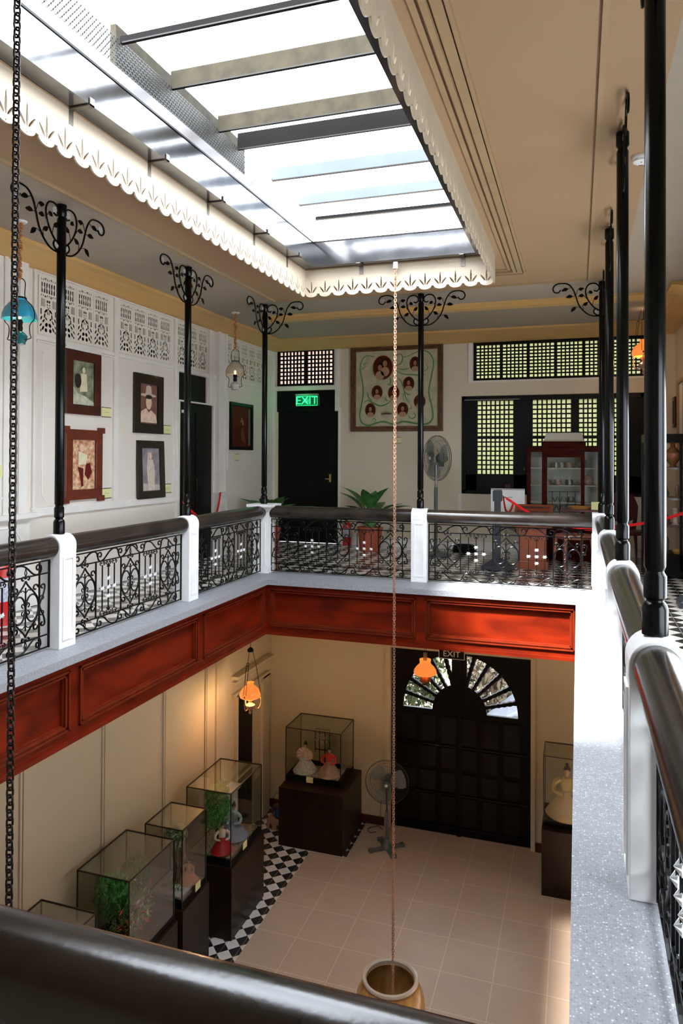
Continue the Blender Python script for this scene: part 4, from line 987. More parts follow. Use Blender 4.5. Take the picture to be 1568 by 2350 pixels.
t = thing('picture_label', 'yellow label cut by the left edge of the photo', 'label', (XW+.05, 5.03, 1.27), PI/2, 'small yellow picture labels'); bm = B(); box(bm, -.07, .07, -.008, 0, -.05, .05); obj('card', bm, M_YCARD, t)

# exit signs
M_GEM = mat('exit_green_light', (.02, .5, .15), .5, emit=(.02, 1.0, .25), estr=.55)
t = thing('exit_sign', 'lit green EXIT sign on clear plate over the upper black door', 'sign', (-4.25, YW+.0, 2.34))
bm = B(); box(bm, -.20, .20, -.03, -.022, -.095, .085); obj('plate', bm, mat('green_plate', (.005, .04, .018), .3, emit=(.01, .4, .12), estr=.03), t)
bm = B(); box(bm, -.20, .20, -.045, -.005, .085, .11); tube(bm, [(.20, -.02, .10), (.215, -.02, .05), (.215, -.02, -.08)], .004, 6); obj('housing', bm, mat('grey_green_housing', (.25, .30, .26), .5), t)
me = text_mesh('EXIT', .185, .002); me.transform(Matrix.Scale(1.02, 4, (1, 0, 0))); o = mobj('lettering', me, M_GEM, t); o.location = (0, -.034, -.005)
bm = B()
for sx in (-1, 1): tube(bm, [(sx*.185, -.034, -.08), (sx*.185, -.034, .07)], .0035, 5)
tube(bm, [(-.185, -.034, -.08), (.185, -.034, -.08)], .0035, 5); tube(bm, [(-.185, -.034, .07), (.185, -.034, .07)], .0035, 5); obj('border', bm, M_GEM, t)
light('exit_glow', 'POINT', (-4.28, YW-.10, 2.34), 0.5, (.1, 1, .35), shadow_soft_size=.05)
t = thing('exit_sign', 'black EXIT sign with white border over the arched lower door', 'sign', (-1.845, YW-.01, -1.615))
bm = B(); box(bm, -.20, .20, -.02, 0, -.075, .075); obj('plate', bm, M_BLACK, t)
bm = B(); frame_bars(bm, .40, .15, .008, .024); obj('border', bm, mat('grey_white', (.85, .85, .82), .5), t)
me = text_mesh('EXIT', .125, .001); me.transform(Matrix.Scale(1.05, 4, (1, 0, 0))); o = mobj('lettering', me, mat('grey_white', (.85, .85, .82), .5), t); o.location = (0, -.023, 0)

# ------------------------------------------------------------------ hanging lamps
def garland(bm, x, y, z0, z1, r=.018):
    z = z0; rd = random.Random(5)
    while z > z1:
        s = rd.uniform(.7, 1.2)*r; lathe(bm, [(0, -s*.7), (s*.8, -s*.3), (s, 0), (s*.7, s*.4), (0, s*.7)], 8, (x+rd.uniform(-.008, .008), y+rd.uniform(-.008, .008), z)); z -= r*.9
M_ORG = mat('orange_garland', (.50, .20, .06), .7)
def oil_lamp(x, y, ztop, zs, label, shade, font, ceil=True, R=.135, lit=None):
    """zs = z of the shade rim; hanging lantern type"""
    t = thing('hanging_lamp', label, 'lamp', (x, y, zs), 0, 'hanging oil lamps')
    zt = ztop-zs
    bm = B(); lathe(bm, [(0, zt-.014), (.05, zt-.012), (.055, zt), (0, zt)], 20); obj('ceiling_plate', bm, M_WHITE, t, True)
    bm = B(); garland(bm, 0, 0, zt-.02, .33); obj('chain_garland', bm, M_ORG, t, True)
    bm = B()
    for s in (-1, 1):
        P = catmull([(s*.02, 0, .33), (s*.055, 0, .29), (s*.055, 0, .17), (s*R*.98, 0, .09), (s*(R+.012), 0, .0), (s*(R-.03), 0, -.05), (s*(R-.03), 0, -.12), (s*(R-.02), 0, -.155), (s*.05, 0, -.165)], 4); tube(bm, P, .004, 6)
    obj('wire_frame', bm, M_IRON, t)
    bm = B(); lathe(bm, [(.052, .165), (.050, .15), (R*.62, .125), (R*.85, .085), (R*.97, .04), (R, .0), (R-.004, .0), (R*.95, .04), (R*.83, .082), (R*.60, .120), (.046, .146), (.046, .165)], 36); obj('shade', bm, shade, t, True)
    bm = B(); lathe(bm, [(.053, .165), (.056, .17), (.052, .178), (.046, .17)], 20); obj('shade_collar', bm, M_IRON, t, True)
    bm = B(); lathe(bm, [(0, -.20), (.045, -.20), (.05, -.175), (.06, -.165), (.062, -.13), (.045, -.11), (.02, -.09), (0, -.09)], 24); obj('oil_font', bm, font, t, True)
    bm = B(); lathe(bm, [(.022, -.095), (.027, -.07), (.022, -.045), (.028, -.02), (.02, 0), (0, 0)], 16); obj('burner', bm, M_BLACK, t, True)
    bm = B(); lathe(bm, [(0, 0.0), (.012, .01), (.014, .03), (.006, .05), (0, .055)], 12); obj('bulb', bm, mat('warm_bulb', (1, .6, .2), .4, emit=(1, .55, .18), estr=6), t, True)
    return t
BLUE = mat('blue_glass_shade', (.03, .34, .55), .2, coat=.6, color2=(.04, .42, .62)); TEAL = mat('teal_glass', (.01, .14, .15), .15, coat=.6)
oil_lamp(-4.25, 4.62, ZC, 2.50, 'blue glass shaded hanging lamp at left edge behind the black chain', BLUE, TEAL)
# white lining of blue shade
oil_lamp(-4.25, 8.42, ZC, 2.48, 'clear glass globed hanging lamp with orange garland before left corner', mat('smoky_glass_shade', (.55, .52, .42), .15, alpha=.55), mat('clear_white_glass', (.6, .6, .55), .2, alpha=.7), R=.12)
light('lamp_bulb_left', 'POINT', (-4.25, 4.62, 2.46), 3, (1, .6, .3), shadow_soft_size=.03)
M_AMB = mat('amber_lit_shade', (.60, .20, .04), .25, coat=.5, emit=(1, .27, .05), estr=.26)
def amber_lamp(x, y, ztop, zs, label, kind):
    t = thing('hanging_lamp', label, 'lamp', (x, y, zs), 0, 'hanging oil lamps'); zt = ztop-zs
    R = .145 if kind == 'rods' else .155
    bm = B()
    if kind == 'rods': lathe(bm, [(.055, .20), (.048, .185), (.045, .16), (.07, .15), (.115, .11), (.14, .06), (R, .03), (.14, .0), (.125, -.01), (.12, -.008), (.13, .03), (.11, .10), (.065, .14), (.040, .155), (.044, .185), (.050, .20)], 36)
    else: lathe(bm, [(.078, .16), (.075, .15), (.078, .14), (.072, .12), (.08, .10), (.12, .06), (.148, .02), (R, -.02), (.14, -.04), (.138, -.035), (.145, -.02), (.14, .02), (.115, .055), (.075, .09), (.066, .12), (.072, .16)], 36)
    obj('shade', bm, M_AMB, t, True)
    if kind == 'rods':
        hz = .62
        bm = B()
        for k in range(3):
            a = k*2*PI/3+.4; c, s = math.cos(a), math.sin(a)
            tube(bm, [(c*.03, s*.03, hz), (c*.075, s*.075, .44)], .0035, 5); tube(bm, [(c*.075-s*.018, s*.075+c*.018, .44), (c*.075+s*.018, s*.075-c*.018, .44)], .004, 5)
            for q in (-1, 1): tube(bm, [(c*.075-q*s*.018, s*.075+q*c*.018, .44), (c*.14-q*s*.018, s*.14+q*c*.018, .05)], .003, 5)
            lathe(bm, [(0, -.02), (.012, 0), (0, .02)], 8, (c*.14, s*.14, .03))
        obj('suspension_rods', bm, M_IRON, t)
        bm = B(); lathe(bm, [(.0, hz-.01), (.04, hz-.005), (.045, hz+.02), (.02, hz+.05), (0, hz+.06)], 16); obj('crown', bm, M_IRON, t, True)
        bm = B(); tube(bm, [(0, 0, hz+.05), (0, 0, zt)], .004, 6); obj('cord', bm, M_IRON, t)
        bm = B(); lathe(bm, [(.03, -.02), (.035, -.045), (.018, -.07), (.03, -.085), (.065, -.11), (.05, -.15), (.02, -.175), (.014, -.20), (.022, -.215), (.010, -.235), (0, -.24)], 20); obj('oil_font', bm, mat('pink_gold', (.45, .25, .15), .3, metal=.4), t, True)
        bm = B()
        for k in range(3):
            a = k*2*PI/3+.4; c, s = math.cos(a), math.sin(a)
            tube(bm, catmull([(c*.14, s*.14, .0), (c*.145, s*.145, -.09), (c*.115, s*.115, -.155), (c*.06, s*.06, -.15)], 5), [.006]*6+[.009]*5+[.007]*5, 6)
        obj('scroll_arm', bm, mat('antique_brass', (.26, .20, .08), .4, metal=.7), t)
    else:
        bm = B()
        for q in (-1, 1): tube(bm, [(q*.012, 0, .10), (q*.012, 0, zt)], .0035, 5)
        obj('cord', bm, M_IRON, t)
        bm = B(); lathe(bm, [(.022, .14), (.028, .15), (.026, .25), (.018, .255)], 14); obj('chimney_top', bm, mat('dull_brass', (.22, .19, .12), .4, metal=.6), t, True)
        bm = B(); lathe(bm, [(0, -.04), (.03, -.05), (.045, -.07), (.072, -.10), (.075, -.13), (.05, -.155), (.035, -.165), (.04, -.18), (0, -.185)], 24); obj('oil_font', bm, mat('brown_brass', (.16, .07, .03), .3, metal=.4), t, True)
    return t
amber_lamp(-4.25, 8.93, ZLC, -1.87, 'lit amber hanging lamp on long rods in the lower left, by the side door', 'rods')
amber_lamp(-1.955, 9.55, ZLC, -1.47, 'lit amber bell-shaded lamp hanging before the arched door', 'bell')
amber_lamp(.78, 9.7, ZC, 2.70, 'lit amber lamp half hidden behind the nearest right pole', 'rods')
light('lamp_bulb_lower_left', 'POINT', (-4.25, 8.93, -1.93), 16, (1, .62, .28), shadow_soft_size=.06)
light('lamp_bulb_lower_door', 'POINT', (-1.955, 9.55, -1.56), 20, (1, .62, .28), shadow_soft_size=.06)
light('lamp_bulb_upper_right', 'POINT', (.78, 9.7, 2.62), 10, (1, .65, .35), shadow_soft_size=.06)

# smoke detector
t = thing('smoke_detector', 'round white smoke detector on the ceiling beside the nearest pole', 'smoke detector', (.37, 4.80, ZC))
bm = B(); lathe(bm, [(0, 0), (.055, 0), (.055, -.015), (.05, -.02), (.048, -.035), (.03, -.045), (0, -.046)], 28); obj('body', bm, M_WHITE, t, True)
bm = B(); box(bm, -.012, .012, .02, .03, -.047, -.042); box(bm, -.004, .004, -.03, -.022, -.047, -.042); obj('vent', bm, M_INK, t)

# ------------------------------------------------------------------ pedestal fans
def fan(x, y, z, hc, rz, label, base='cross'):
    t = thing('pedestal_fan', label, 'fan', (x, y, z), rz, 'grey pedestal fans')
    G = M_GREYP
    bm = B()
    if base == 'cross':
        for k in range(4):
            Mx = Matrix.Rotation(k*PI/2+.5, 4, 'Z'); box(bm, -.035, .035, 0, .27, 0, .035, Mx); box(bm, -.045, .045, .22, .28, 0, .04, Mx)
        lathe(bm, [(.09, .03), (.07, .07), (.05, .10), (.035, .16), (0, .16)], 20)
    else: lathe(bm, [(0, 0), (.21, 0), (.21, .02), (.18, .035), (.05, .05), (.035, .12), (0, .12)], 28)
    obj('base', bm, G, t, bevel=.004)
    bm = B(); tube(bm, [(0, 0, .1), (0, 0, hc-.42)], .026, 14); obj('pole', bm, G, t, True)
    bm = B(); tube(bm, [(0, 0, hc-.42), (0, 0, hc-.10)], .015, 12); obj('upper_pole', bm, M_STEEL, t, True)
    bm = B(); lathe(bm, [(0, .02), (.05, .03), (.07, .06), (.07, .14), (.05, .18), (0, .19)], 20, M=Matrix.Translation((0, 0, hc)) @ Matrix.Rotation(-PI/2, 4, 'X')); box(bm, -.03, .03, .02, .12, hc-.12, hc-.04); obj('motor', bm, G, t, True)
    bm = B(); R = .325
    for rr_, yy in ((R, 0), (R, .03), (R*.80, -.055), (R*.55, -.078), (R*.80, .075), (R*.3, -.088)):
        tube(bm, [(rr_*math.cos(2*PI*k/36), yy, hc+rr_*math.sin(2*PI*k/36)) for k in range(36)], .0035 if rr_ > .3 else .0018, 5, True)
    for k in range(72):
        a = 2*PI*k/72; c, s = math.cos(a), math.sin(a)
        for sg in (-1, 1):
            yb_ = [0, -.055, -.078, -.088] if sg < 0 else [.03, .075, .09, .095]
            a2 = a+.16
            pts = [(R*c, yb_[0], hc+R*s), (R*.80*math.cos(a+.05), yb_[1], hc+R*.80*math.sin(a+.05)), (R*.5*math.cos(a+.11), yb_[2], hc+R*.5*math.sin(a+.11)), (.055*math.cos(a2), yb_[3], hc+.055*math.sin(a2))]
            tube(bm, pts, .0016, 3, False, False)
    obj('cage', bm, mat('dark_wire', (.04, .045, .045), .35, metal=.4), t)
    bm = B(); lathe(bm, [(0, 0), (.055, 0), (.055, .012), (.035, .02), (0, .02)], 24, M=Matrix.Translation((0, -.085, hc)) @ Matrix.Rotation(PI/2, 4, 'X')); cg = obj('cage_badge', bm, mat('badge_grey', (.10, .11, .11), .4), t, True)
    bm = B(); lathe(bm, [(0, 0), (.022, 0), (.022, .004), (0, .004)], 20, M=Matrix.Translation((0, -.106, hc)) @ Matrix.Rotation(PI/2, 4, 'X')); obj('badge_centre', bm, mat('badge_white', (.7, .72, .72), .3), t, True)
    for k in range(3):
        bm = B(); a0 = k*2*PI/3+.3
        rows = []
        for i in range(7):
            r_ = .06+(R*.88-.06)*i/6; h = .30+.36*math.sin(PI*(i+1)/8)
            rows.append([bm.verts.new((r_*math.cos(a0+h*j), -.02+.04*(j+1)/2, hc+r_*math.sin(a0+h*j))) for j in (-1, -.3, .4, 1)])
        for A, C in zip(rows, rows[1:]):
            for j in range(3): bm.faces.new((A[j], A[j+1], C[j+1], C[j]))
        obj('blade', bm, mat('fan_blade', (.30, .33, .32), .3, alpha=.75), t)
    return t
fan(-2.70, 10.40, ZG, .98, .15, 'grey-green pedestal fan on cross base beside the arched lower door')
bm = B(); tube(bm, catmull([(-2.78, 10.46, ZG+.85), (-2.82, 10.5, ZG+.60), (-2.88, 10.7, ZG+.30), (-2.95, 10.9, ZG+.22)], 6), .004, 6); tube(bm, catmull([(-2.98, 10.8, ZG+.008), (-3.05, 10.75, ZG+.008), (-3.12, 10.85, ZG+.008), (-3.0, 10.98, ZG+.008), (-2.9, 10.9, ZG+.008)], 6), .005, 6)
tag(obj('power_cord', bm, M_IRON), 'thin black power cord behind the lower fan by the dark baseboard', 'cord')
fan(-1.95, 10.25, 0, 1.40, -.75, 'grey pedestal fan upstairs partly behind the far middle pole', 'disc')

# ------------------------------------------------------------------ glass display cases
M_EDGE = mat('case_edge_brown', (.018, .011, .007), .4)
def case(x0, x1, y0, y1, zped, ztop, label, ped=None, name='glass_case'):
    px0, px1, py0, py1 = ped or (x0-.03, x1+.03, y0-.03, y1+.03)
    t = thing('display_case', label, 'display case', ((x0+x1)/2, (y0+y1)/2, ZG)); cx, cy = (x0+x1)/2, (y0+y1)/2
    bm = B(); box(bm, px0-cx, px1-cx, py0-cy, py1-cy, 0, zped-ZG); obj('pedestal', bm, mat('pedestal_brown', (.010, .0055, .003), .30, spec=.25, color2=(.020, .011, .006), scale=3), t, bevel=.004)
    a, c, d, e, p, q = x0-cx, x1-cx, y0-cy, y1-cy, zped-ZG, ztop-ZG
    bm = B(); box(bm, a, c, d, e, p, p+.07); obj('plinth', bm, M_BLACK, t)
    for nm_, (u0, u1, v0, v1, w0, w1) in (('glass_front', (a, c, d, d+.003, p+.07, q)), ('glass_back', (a, c, e-.003, e, p+.07, q)), ('glass_left', (a, a+.003, d, e, p+.07, q)), ('glass_right', (c-.003, c, d, e, p+.07, q)), ('glass_top', (a, c, d, e, q-.003, q))):
        bm = B(); box(bm, u0, u1, v0, v1, w0, w1); obj(nm_, bm, M_GLASS, t)
    bm = B(); r = .0055
    for X_, Y_ in ((a, d), (a, e), (c, d), (c, e)): box(bm, X_-r, X_+r, Y_-r, Y_+r, p, q+r)
    for Y_ in (d, e): box(bm, a, c, Y_-r, Y_+r, q-r, q+r)
    for X_ in (a, c): box(bm, X_-r, X_+r, d, e, q-r, q+r)
    obj('edge_strips', bm, M_EDGE, t)
    return t
case(-4.59, -3.985, 7.85, 8.73, -3.56, -2.675, 'tall glass case with couple figures and vine, nearest the side door'); 
case(-4.58, -4.11, 6.94, 7.47, -3.55, -2.69, 'slim glass case with small tree, middle of the row at left wall')
case(-4.70, -4.10, 5.95, 6.76, -3.56, -2.69, 'wide glass case full of green plants, front of the left row')
case(-4.70, -4.10, 4.7, 5.45, -3.56, -2.69, 'glass case mostly hidden under the near rail at lower left')
case(-4.27, -3.38, 10.25, 10.89, -3.555, -2.755, 'glass case with two seated dolls on black pedestal, far corner', (-4.27, -3.26, 9.98, 10.95))
case(-.44, .16, 10.10, 10.62, -3.55, -2.62, 'glass case at right cut by the terrazzo ledge, orange figure inside', (-.46, .2, 9.97, 10.66))
def ycard(x, y, z, rz, label):
    t = thing('case_label', label, 'label', (x, y, z), rz, 'yellow labels on the glass cases'); bm = B(); box(bm, -.055, .055, -.004, 0, 0, .085); obj('card', bm, M_YCARD, t)
ycard(-3.965, 8.20, -3.50, PI/2, 'yellow label on the case with the couple figures'); ycard(-4.09, 7.25, -3.50, PI/2, 'yellow label on the slim middle glass case'); ycard(-3.86, 10.21, -3.53, 0, 'yellow label on the glass case with the dolls')
# contents ---- figures
def simple_figure(x, y, z, h, skirt, top_, label, hair=(.03, .015, .01), ruff=None, rz=0, pose='seated'):
    t = thing('doll', label, 'doll', (x, y, z), rz)
    bm = B(); n = 20
    prof = [(.0, 0), (h*.42, 0), (h*.44, h*.03), (h*.36, h*.14), (h*.26, h*.28), (h*.14, h*.42), (h*.10, h*.50), (0, h*.50)]
    rings = []
    for r, zz in prof:
        if r == 0: rings.append([bm.verts.new((0, 0, zz))])
        else: rings.append([bm.verts.new(((r*(1+.08*math.sin(k*PI))) * math.cos(2*PI*k/n), r*math.sin(2*PI*k/n), zz)) for k in range(n)])
    for A, C in zip(rings, rings[1:]):
        for k in range(n):
            if len(A) == 1: bm.faces.new((A[0], C[k], C[(k+1) % n]))
            elif len(C) == 1: bm.faces.new((A[k], A[(k+1) % n], C[0]))
            else: bm.faces.new((A[k], A[(k+1) % n], C[(k+1) % n], C[k]))
    obj('skirt', bm, skirt, t, True)
    bm = B(); lathe(bm, [(h*.10, h*.46), (h*.12, h*.58), (h*.14, h*.68), (h*.10, h*.76), (h*.035, h*.78), (h*.03, h*.82), (0, h*.82)], 16, sy=.75)
    for s in (-1, 1): tube(bm, catmull([(s*h*.12, 0, h*.72), (s*h*.24, -.02*h, h*.62), (s*h*.25, -h*.10, h*.50), (s*h*.10, -h*.20, h*.48)], 4), [h*.055]*5+[h*.045]*4+[h*.035]*4, 8)
    obj('bodice', bm, top_, t, True)
    bm = B(); lathe(bm, [(0, h*.80), (h*.045, h*.83), (h*.062, h*.89), (h*.055, h*.95), (0, h*.98)], 16, sy=1.05)
    lathe(bm, [(0, -.01), (h*.01, 0), (0, h*.012)], 6, (0, -h*.065, h*.885))
    hd = obj('head', bm, mat('doll_skin', (.50, .30, .20), .5), t, True)
    bm = B(); lathe(bm, [(h*.066, h*.90), (h*.072, h*.95), (h*.04, h*1.0), (0, h*1.02)], 16, (0, h*.012, 0)); lathe(bm, [(0, h*.98), (h*.03, h*1.0), (h*.03, h*1.04), (0, h*1.06)], 12, (0, h*.03, 0)); obj('hair', bm, mat('doll_hair', hair, .5), hd, True)
    if ruff:
        bm = B(); n = 60; A = []; C = []
        for k in range(n):
            a = 2*PI*k/n; r = h*.30; wv = h*.02*math.sin(k*PI/2.5)
            A.append(bm.verts.new((h*.08*math.cos(a), -h*.08+wv*.3, h*.62+h*.08*math.sin(a)))); C.append(bm.verts.new((r*math.cos(a), -h*.10+wv, h*.60+r*.85*math.sin(a))))
        for k in range(n): bm.faces.new((A[k], A[(k+1) % n], C[(k+1) % n], C[k]))
        obj('ruffle', bm, ruff, t, True)
    return t
zb = -3.555+.07
simple_figure(-4.02, 10.44, zb+.02, .44, mat('grey_tulle', (.30, .32, .30), .4, color2=(.55, .56, .5), scale=40), mat('pale_pink', (.62, .42, .34), .6), 'doll in pale pink ruffle and silver skirt, left of the pair', ruff=mat('pink_ruffle', (.66, .46, .36), .6))
simple_figure(-3.62, 10.42, zb+.02, .42, mat('brown_silk', (.34, .20, .11), .35, color2=(.46, .30, .2), scale=8), mat('doll_red', (.62, .04, .04), .5), 'doll with bright red sleeves and tan skirt, right of the pair')
t = thing('doll_stage', 'sequinned base board under the two dolls', 'base board', (-3.80, 10.47, zb)); bm = B(); box(bm, -.36, .36, -.17, .20, 0, .02); obj('board', bm, mat('sequin_board', (.05, .04, .04), .3, color2=(.7, .55, .5), scale=90, tw=.15), t)
t = thing('flower_trellis', 'small black trellis with white blossoms behind the dolls', 'trellis', (-3.83, 10.72, zb)); bm = B()
for xx in (-.13, -.06, .03, .11): box(bm, xx-.005, xx+.005, -.005, .005, .0 if xx in (-.06, .03) else .22, .58)
for zz in (.26, .58): box(bm, -.13, .115, -.005, .005, zz-.005, zz+.005)
obj('bars', bm, M_BLACK, t)
bm = B(); leaf_cloud(bm, (-.03, -.02, .43), (.14, .03, .09), 90, .018, 4); obj('blossoms', bm, mat('blossom_white', (.75, .62, .6), .6), t); bm = B(); leaf_cloud(bm, (.12, 0, .42), (.05, .04, .12), 160, .014, 5); leaf_cloud(bm, (-.02, 0, .60), (.12, .03, .02), 60, .012, 6); obj('foliage', bm, M_LEAF2, t)
# couple scene
zb = -3.56+.07
simple_figure(-4.17, 7.99, zb+.03, .34, mat('skirt_red', (.42, .008, .012), .5), mat('cream_blouse', (.65, .55, .42), .6), 'doll in deep red skirt seated at front of the tall case', rz=.6)
simple_figure(-4.19, 8.34, zb+.03, .42, mat('blue_stripe', (.16, .24, .40), .6, color2=(.3, .38, .5), scale=30, stretch=(1, 1, 8)), mat('pale_teal_shirt', (.40, .55, .52), .6), 'doll in blue striped dress standing behind the red-skirted one')
t = thing('miniature_wall', 'small white wall with ledge inside the tall case', 'model', (-4.36, 8.58, zb)); bm = B(); box(bm, -.04, .05, -.10, .10, 0, .48); box(bm, -.07, .08, -.14, .14, .48, .53); obj('block', bm, mat('model_white', (.62, .62, .56), .6), t)  # a miniature wall with a ledge, not a house
t = thing('artificial_vine', 'green artificial vine climbing in the tall glass case', 'plant', (-4.36, 8.20, zb)); bm = B(); leaf_cloud(bm, (0, 0, .40), (.15, .24, .22), 1500, .024, 7); obj('foliage', bm, M_LEAF2, t); bm = B(); leaf_cloud(bm, (0, .0, .62), (.14, .20, .14), 1100, .024, 8); obj('crown_foliage', bm, M_LEAF3, t); bm = B(); tube(bm, [(0, 0, 0), (.01, .02, .6)], .02, 8); obj('stem', bm, M_BLACK, t)
t = thing('woven_basket', 'tiny woven basket beside the dolls', 'basket', (-4.12, 8.50, zb)); bm = B(); lathe(bm, [(0, 0), (.05, 0), (.065, .09), (.06, .09), (.05, .01), (0, .01)], 18); obj('body', bm, mat('straw', (.40, .26, .12), .7, bump=.4, bscale=150), t, True)
t = thing('case_floor', 'pebbled brown base in the tall case', 'base board', (-4.29, 8.29, zb)); bm = B(); box(bm, -.27, .27, -.40, .40, 0, .02); obj('board', bm, mat('pebble_base', (.12, .08, .05), .7, color2=(.45, .4, .3), scale=60, tw=.3), t)
# slim case: tree with figure
zb = -3.55+.07
t = thing('miniature_tree', 'small tree model with grey foliage in the slim case', 'plant', (-4.36, 7.22, zb)); bm = B(); leaf_cloud(bm, (0, 0, .55), (.13, .15, .14), 900, .022, 9); obj('foliage', bm, mat('grey_green_leaf', (.10, .15, .06), .6, color2=(.24, .28, .18), scale=12), t)
bm = B(); tube(bm, catmull([(0, 0, 0), (.02, .01, .2), (-.02, 0, .4), (.0, 0, .55)], 4), [.045]*4+[.035]*4+[.025]*5, 8); obj('trunk', bm, mat('trunk_dark', (.06, .04, .03), .7, color2=(.16, .12, .1), scale=20), t)
t = thing('case_floor', 'white two-step base under the miniature tree', 'base board', (-4.345, 7.20, zb-.045)); bm = B(); box(bm, -.225, .225, -.25, .25, .0, .045); box(bm, -.19, .19, -.21, .21, .045, .07); obj('board', bm, mat('base_white', (.62, .62, .60), .5), t); bm = B(); leaf_cloud(bm, (0, 0, .09), (.17, .19, .02), 260, .014, 11); obj('ground_cover', bm, M_LEAF3, t)
simple_figure(-4.22, 7.28, zb+.03, .26, mat('orange_robe', (.62, .24, .12), .6), mat('orange_robe', (.62, .24, .12), .6), 'tiny orange-robed figure beside the miniature tree')
# plant case
zb = -3.56+.07
t = thing('artificial_plants', 'dense green artificial plants with red and white flowers in wide case', 'plant', (-4.42, 6.35, zb))
bm = B(); leaf_cloud(bm, (-.05, -.1, .42), (.19, .24, .20), 2200, .028, 12); leaf_cloud(bm, (-.02, .2, .45), (.17, .18, .22), 1100, .026, 13); obj('foliage', bm, M_LEAF, t)
bm = B(); leaf_cloud(bm, (-.05, -.15, .54), (.18, .18, .12), 1300, .026, 14); obj('top_foliage', bm, M_LEAF2, t); bm = B(); leaf_cloud(bm, (.05, 0, .2), (.2, .33, .2), 500, .02, 15); obj('low_foliage', bm, M_LEAF3, t)
bm = B(); leaf_cloud(bm, (.14, .0, .25), (.12, .33, .24), 34, .034, 16); obj('red_flowers', bm, mat('flower_red', (.65, .06, .08), .5), t)
bm = B(); leaf_cloud(bm, (.12, .0, .32), (.14, .33, .24), 26, .028, 17); obj('white_flowers', bm, mat('flower_white', (.8, .78, .7), .5), t)
t = thing('artificial_plants', 'low greenery in the case hidden under near rail', 'plant', (-4.4, 5.1, zb)); bm = B(); leaf_cloud(bm, (0, 0, .2), (.2, .25, .18), 300, .022, 18); obj('foliage', bm, M_LEAF, t)
# right case content
zb = -3.55+.07
simple_figure(-.14, 10.36, zb, .66, mat('orange_gown', (.55, .33, .14), .6, color2=(.5, .42, .22), scale=6), mat('ochre_top', (.5, .36, .12), .6), 'tall orange-gowned doll in the case at the right edge')

# box with blue balls at the far left corner
t = thing('wicker_box', 'small tan cardboard box with arched cut-outs at far left corner', 'box', (-4.50, 10.45, ZG)); bm = B(); box(bm, -.13, .13, -.10, .10, 0, .16); obj('body', bm, mat('box_tan', (.38, .20, .13), .7), t, bevel=.004)
bm = B()
for xx in (-.06, .06): prism(bm, [(xx-.022, .02), (xx+.022, .02), (xx+.022, .075), (xx, .095), (xx-.022, .075)], lambda a, c, q: (a, q, c), -.103, -.0995)
obj('cut_out', bm, M_INK, t)
t = thing('glass_ball', 'dark blue ball in the box at the far left corner', 'ball', (-4.46, 10.45, ZG+.22)); bm = B(); lathe(bm, [(0, -.09)]+[(.09*math.sin(PI*i/12), -.09*math.cos(PI*i/12)) for i in range(1, 12)]+[(0, .09)], 24); obj('ball', bm, mat('deep_blue', (.01, .03, .14), .15, coat=.6, color2=(.05, .09, .2), scale=12), t, True)
t = thing('round_basket', 'dark round basket with thin wire handle in the corner box', 'basket', (-4.52, 10.51, ZG+.16)); bm = B(); lathe(bm, [(0, 0), (.07, 0), (.09, .08), (.07, .15), (.03, .17), (0, .17)], 20); obj('body', bm, mat('basket_dark', (.03, .028, .03), .5, bump=.4, bscale=90), t, True)
bm = B(); tube(bm, [(.07*math.cos(PI*i/12), 0, .15+.20*math.sin(PI*i/12)) for i in range(13)], .004, 6); obj('handle', bm, M_IRON, t)

# ------------------------------------------------------------------ upstairs furniture
def extinguisher(x, y, z, h, label, rz=0, seam=True):
    t = thing('fire_extinguisher', label, 'fire extinguisher', (x, y, z), rz, 'red fire extinguishers'); r = h*.155
    bm = B(); lathe(bm, [(0, 0), (r, 0), (r, h*.68), (r*.9, h*.75), (r*.55, h*.80), (r*.3, h*.82), (r*.3, h*.86), (0, h*.86)], 28); obj('cylinder', bm, M_RED, t, True)
    bm = B(); lathe(bm, [(r*1.012, h*.30), (r*1.012, h*.60)], 28); obj('label_sheet', bm, mat('ext_label', (.62, .64, .72), .5, color2=(.40, .40, .5), scale=60, tw=.2), t)
    bm = B(); box(bm, -.012, .012, -.05, .03, h*.86, h*.90); tube(bm, [(0, -.03, h*.92), (0, .07, h*.98)], .008, 6); tube(bm, [(0, -.01, h*.90), (0, .08, h*.91)], .006, 6); obj('valve', bm, M_IRON, t)
    bm = B(); tube(bm, catmull([(0, -.04, h*.88), (-.06, -.05, h*.93), (-.11, -.04, h*.80), (-r*1.15, -.01, h*.55), (-r*1.15, 0, h*.30)], 6), .010, 8); obj('hose', bm, M_IRON, t)
    bm = B(); lathe(bm, [(r*.36, h*.80), (r*.5, h*.82), (r*.36, h*.85)], 16); obj('neck_ring', bm, mat('ring_yellow', (.6, .55, .05), .5), t, True)
extinguisher(-4.60, 4.80, 0.0, .66, 'red fire extinguisher at left edge behind the railing', .8); extinguisher(-3.52, 10.95, 0, .45, 'small red fire extinguisher on floor beside the far black door')
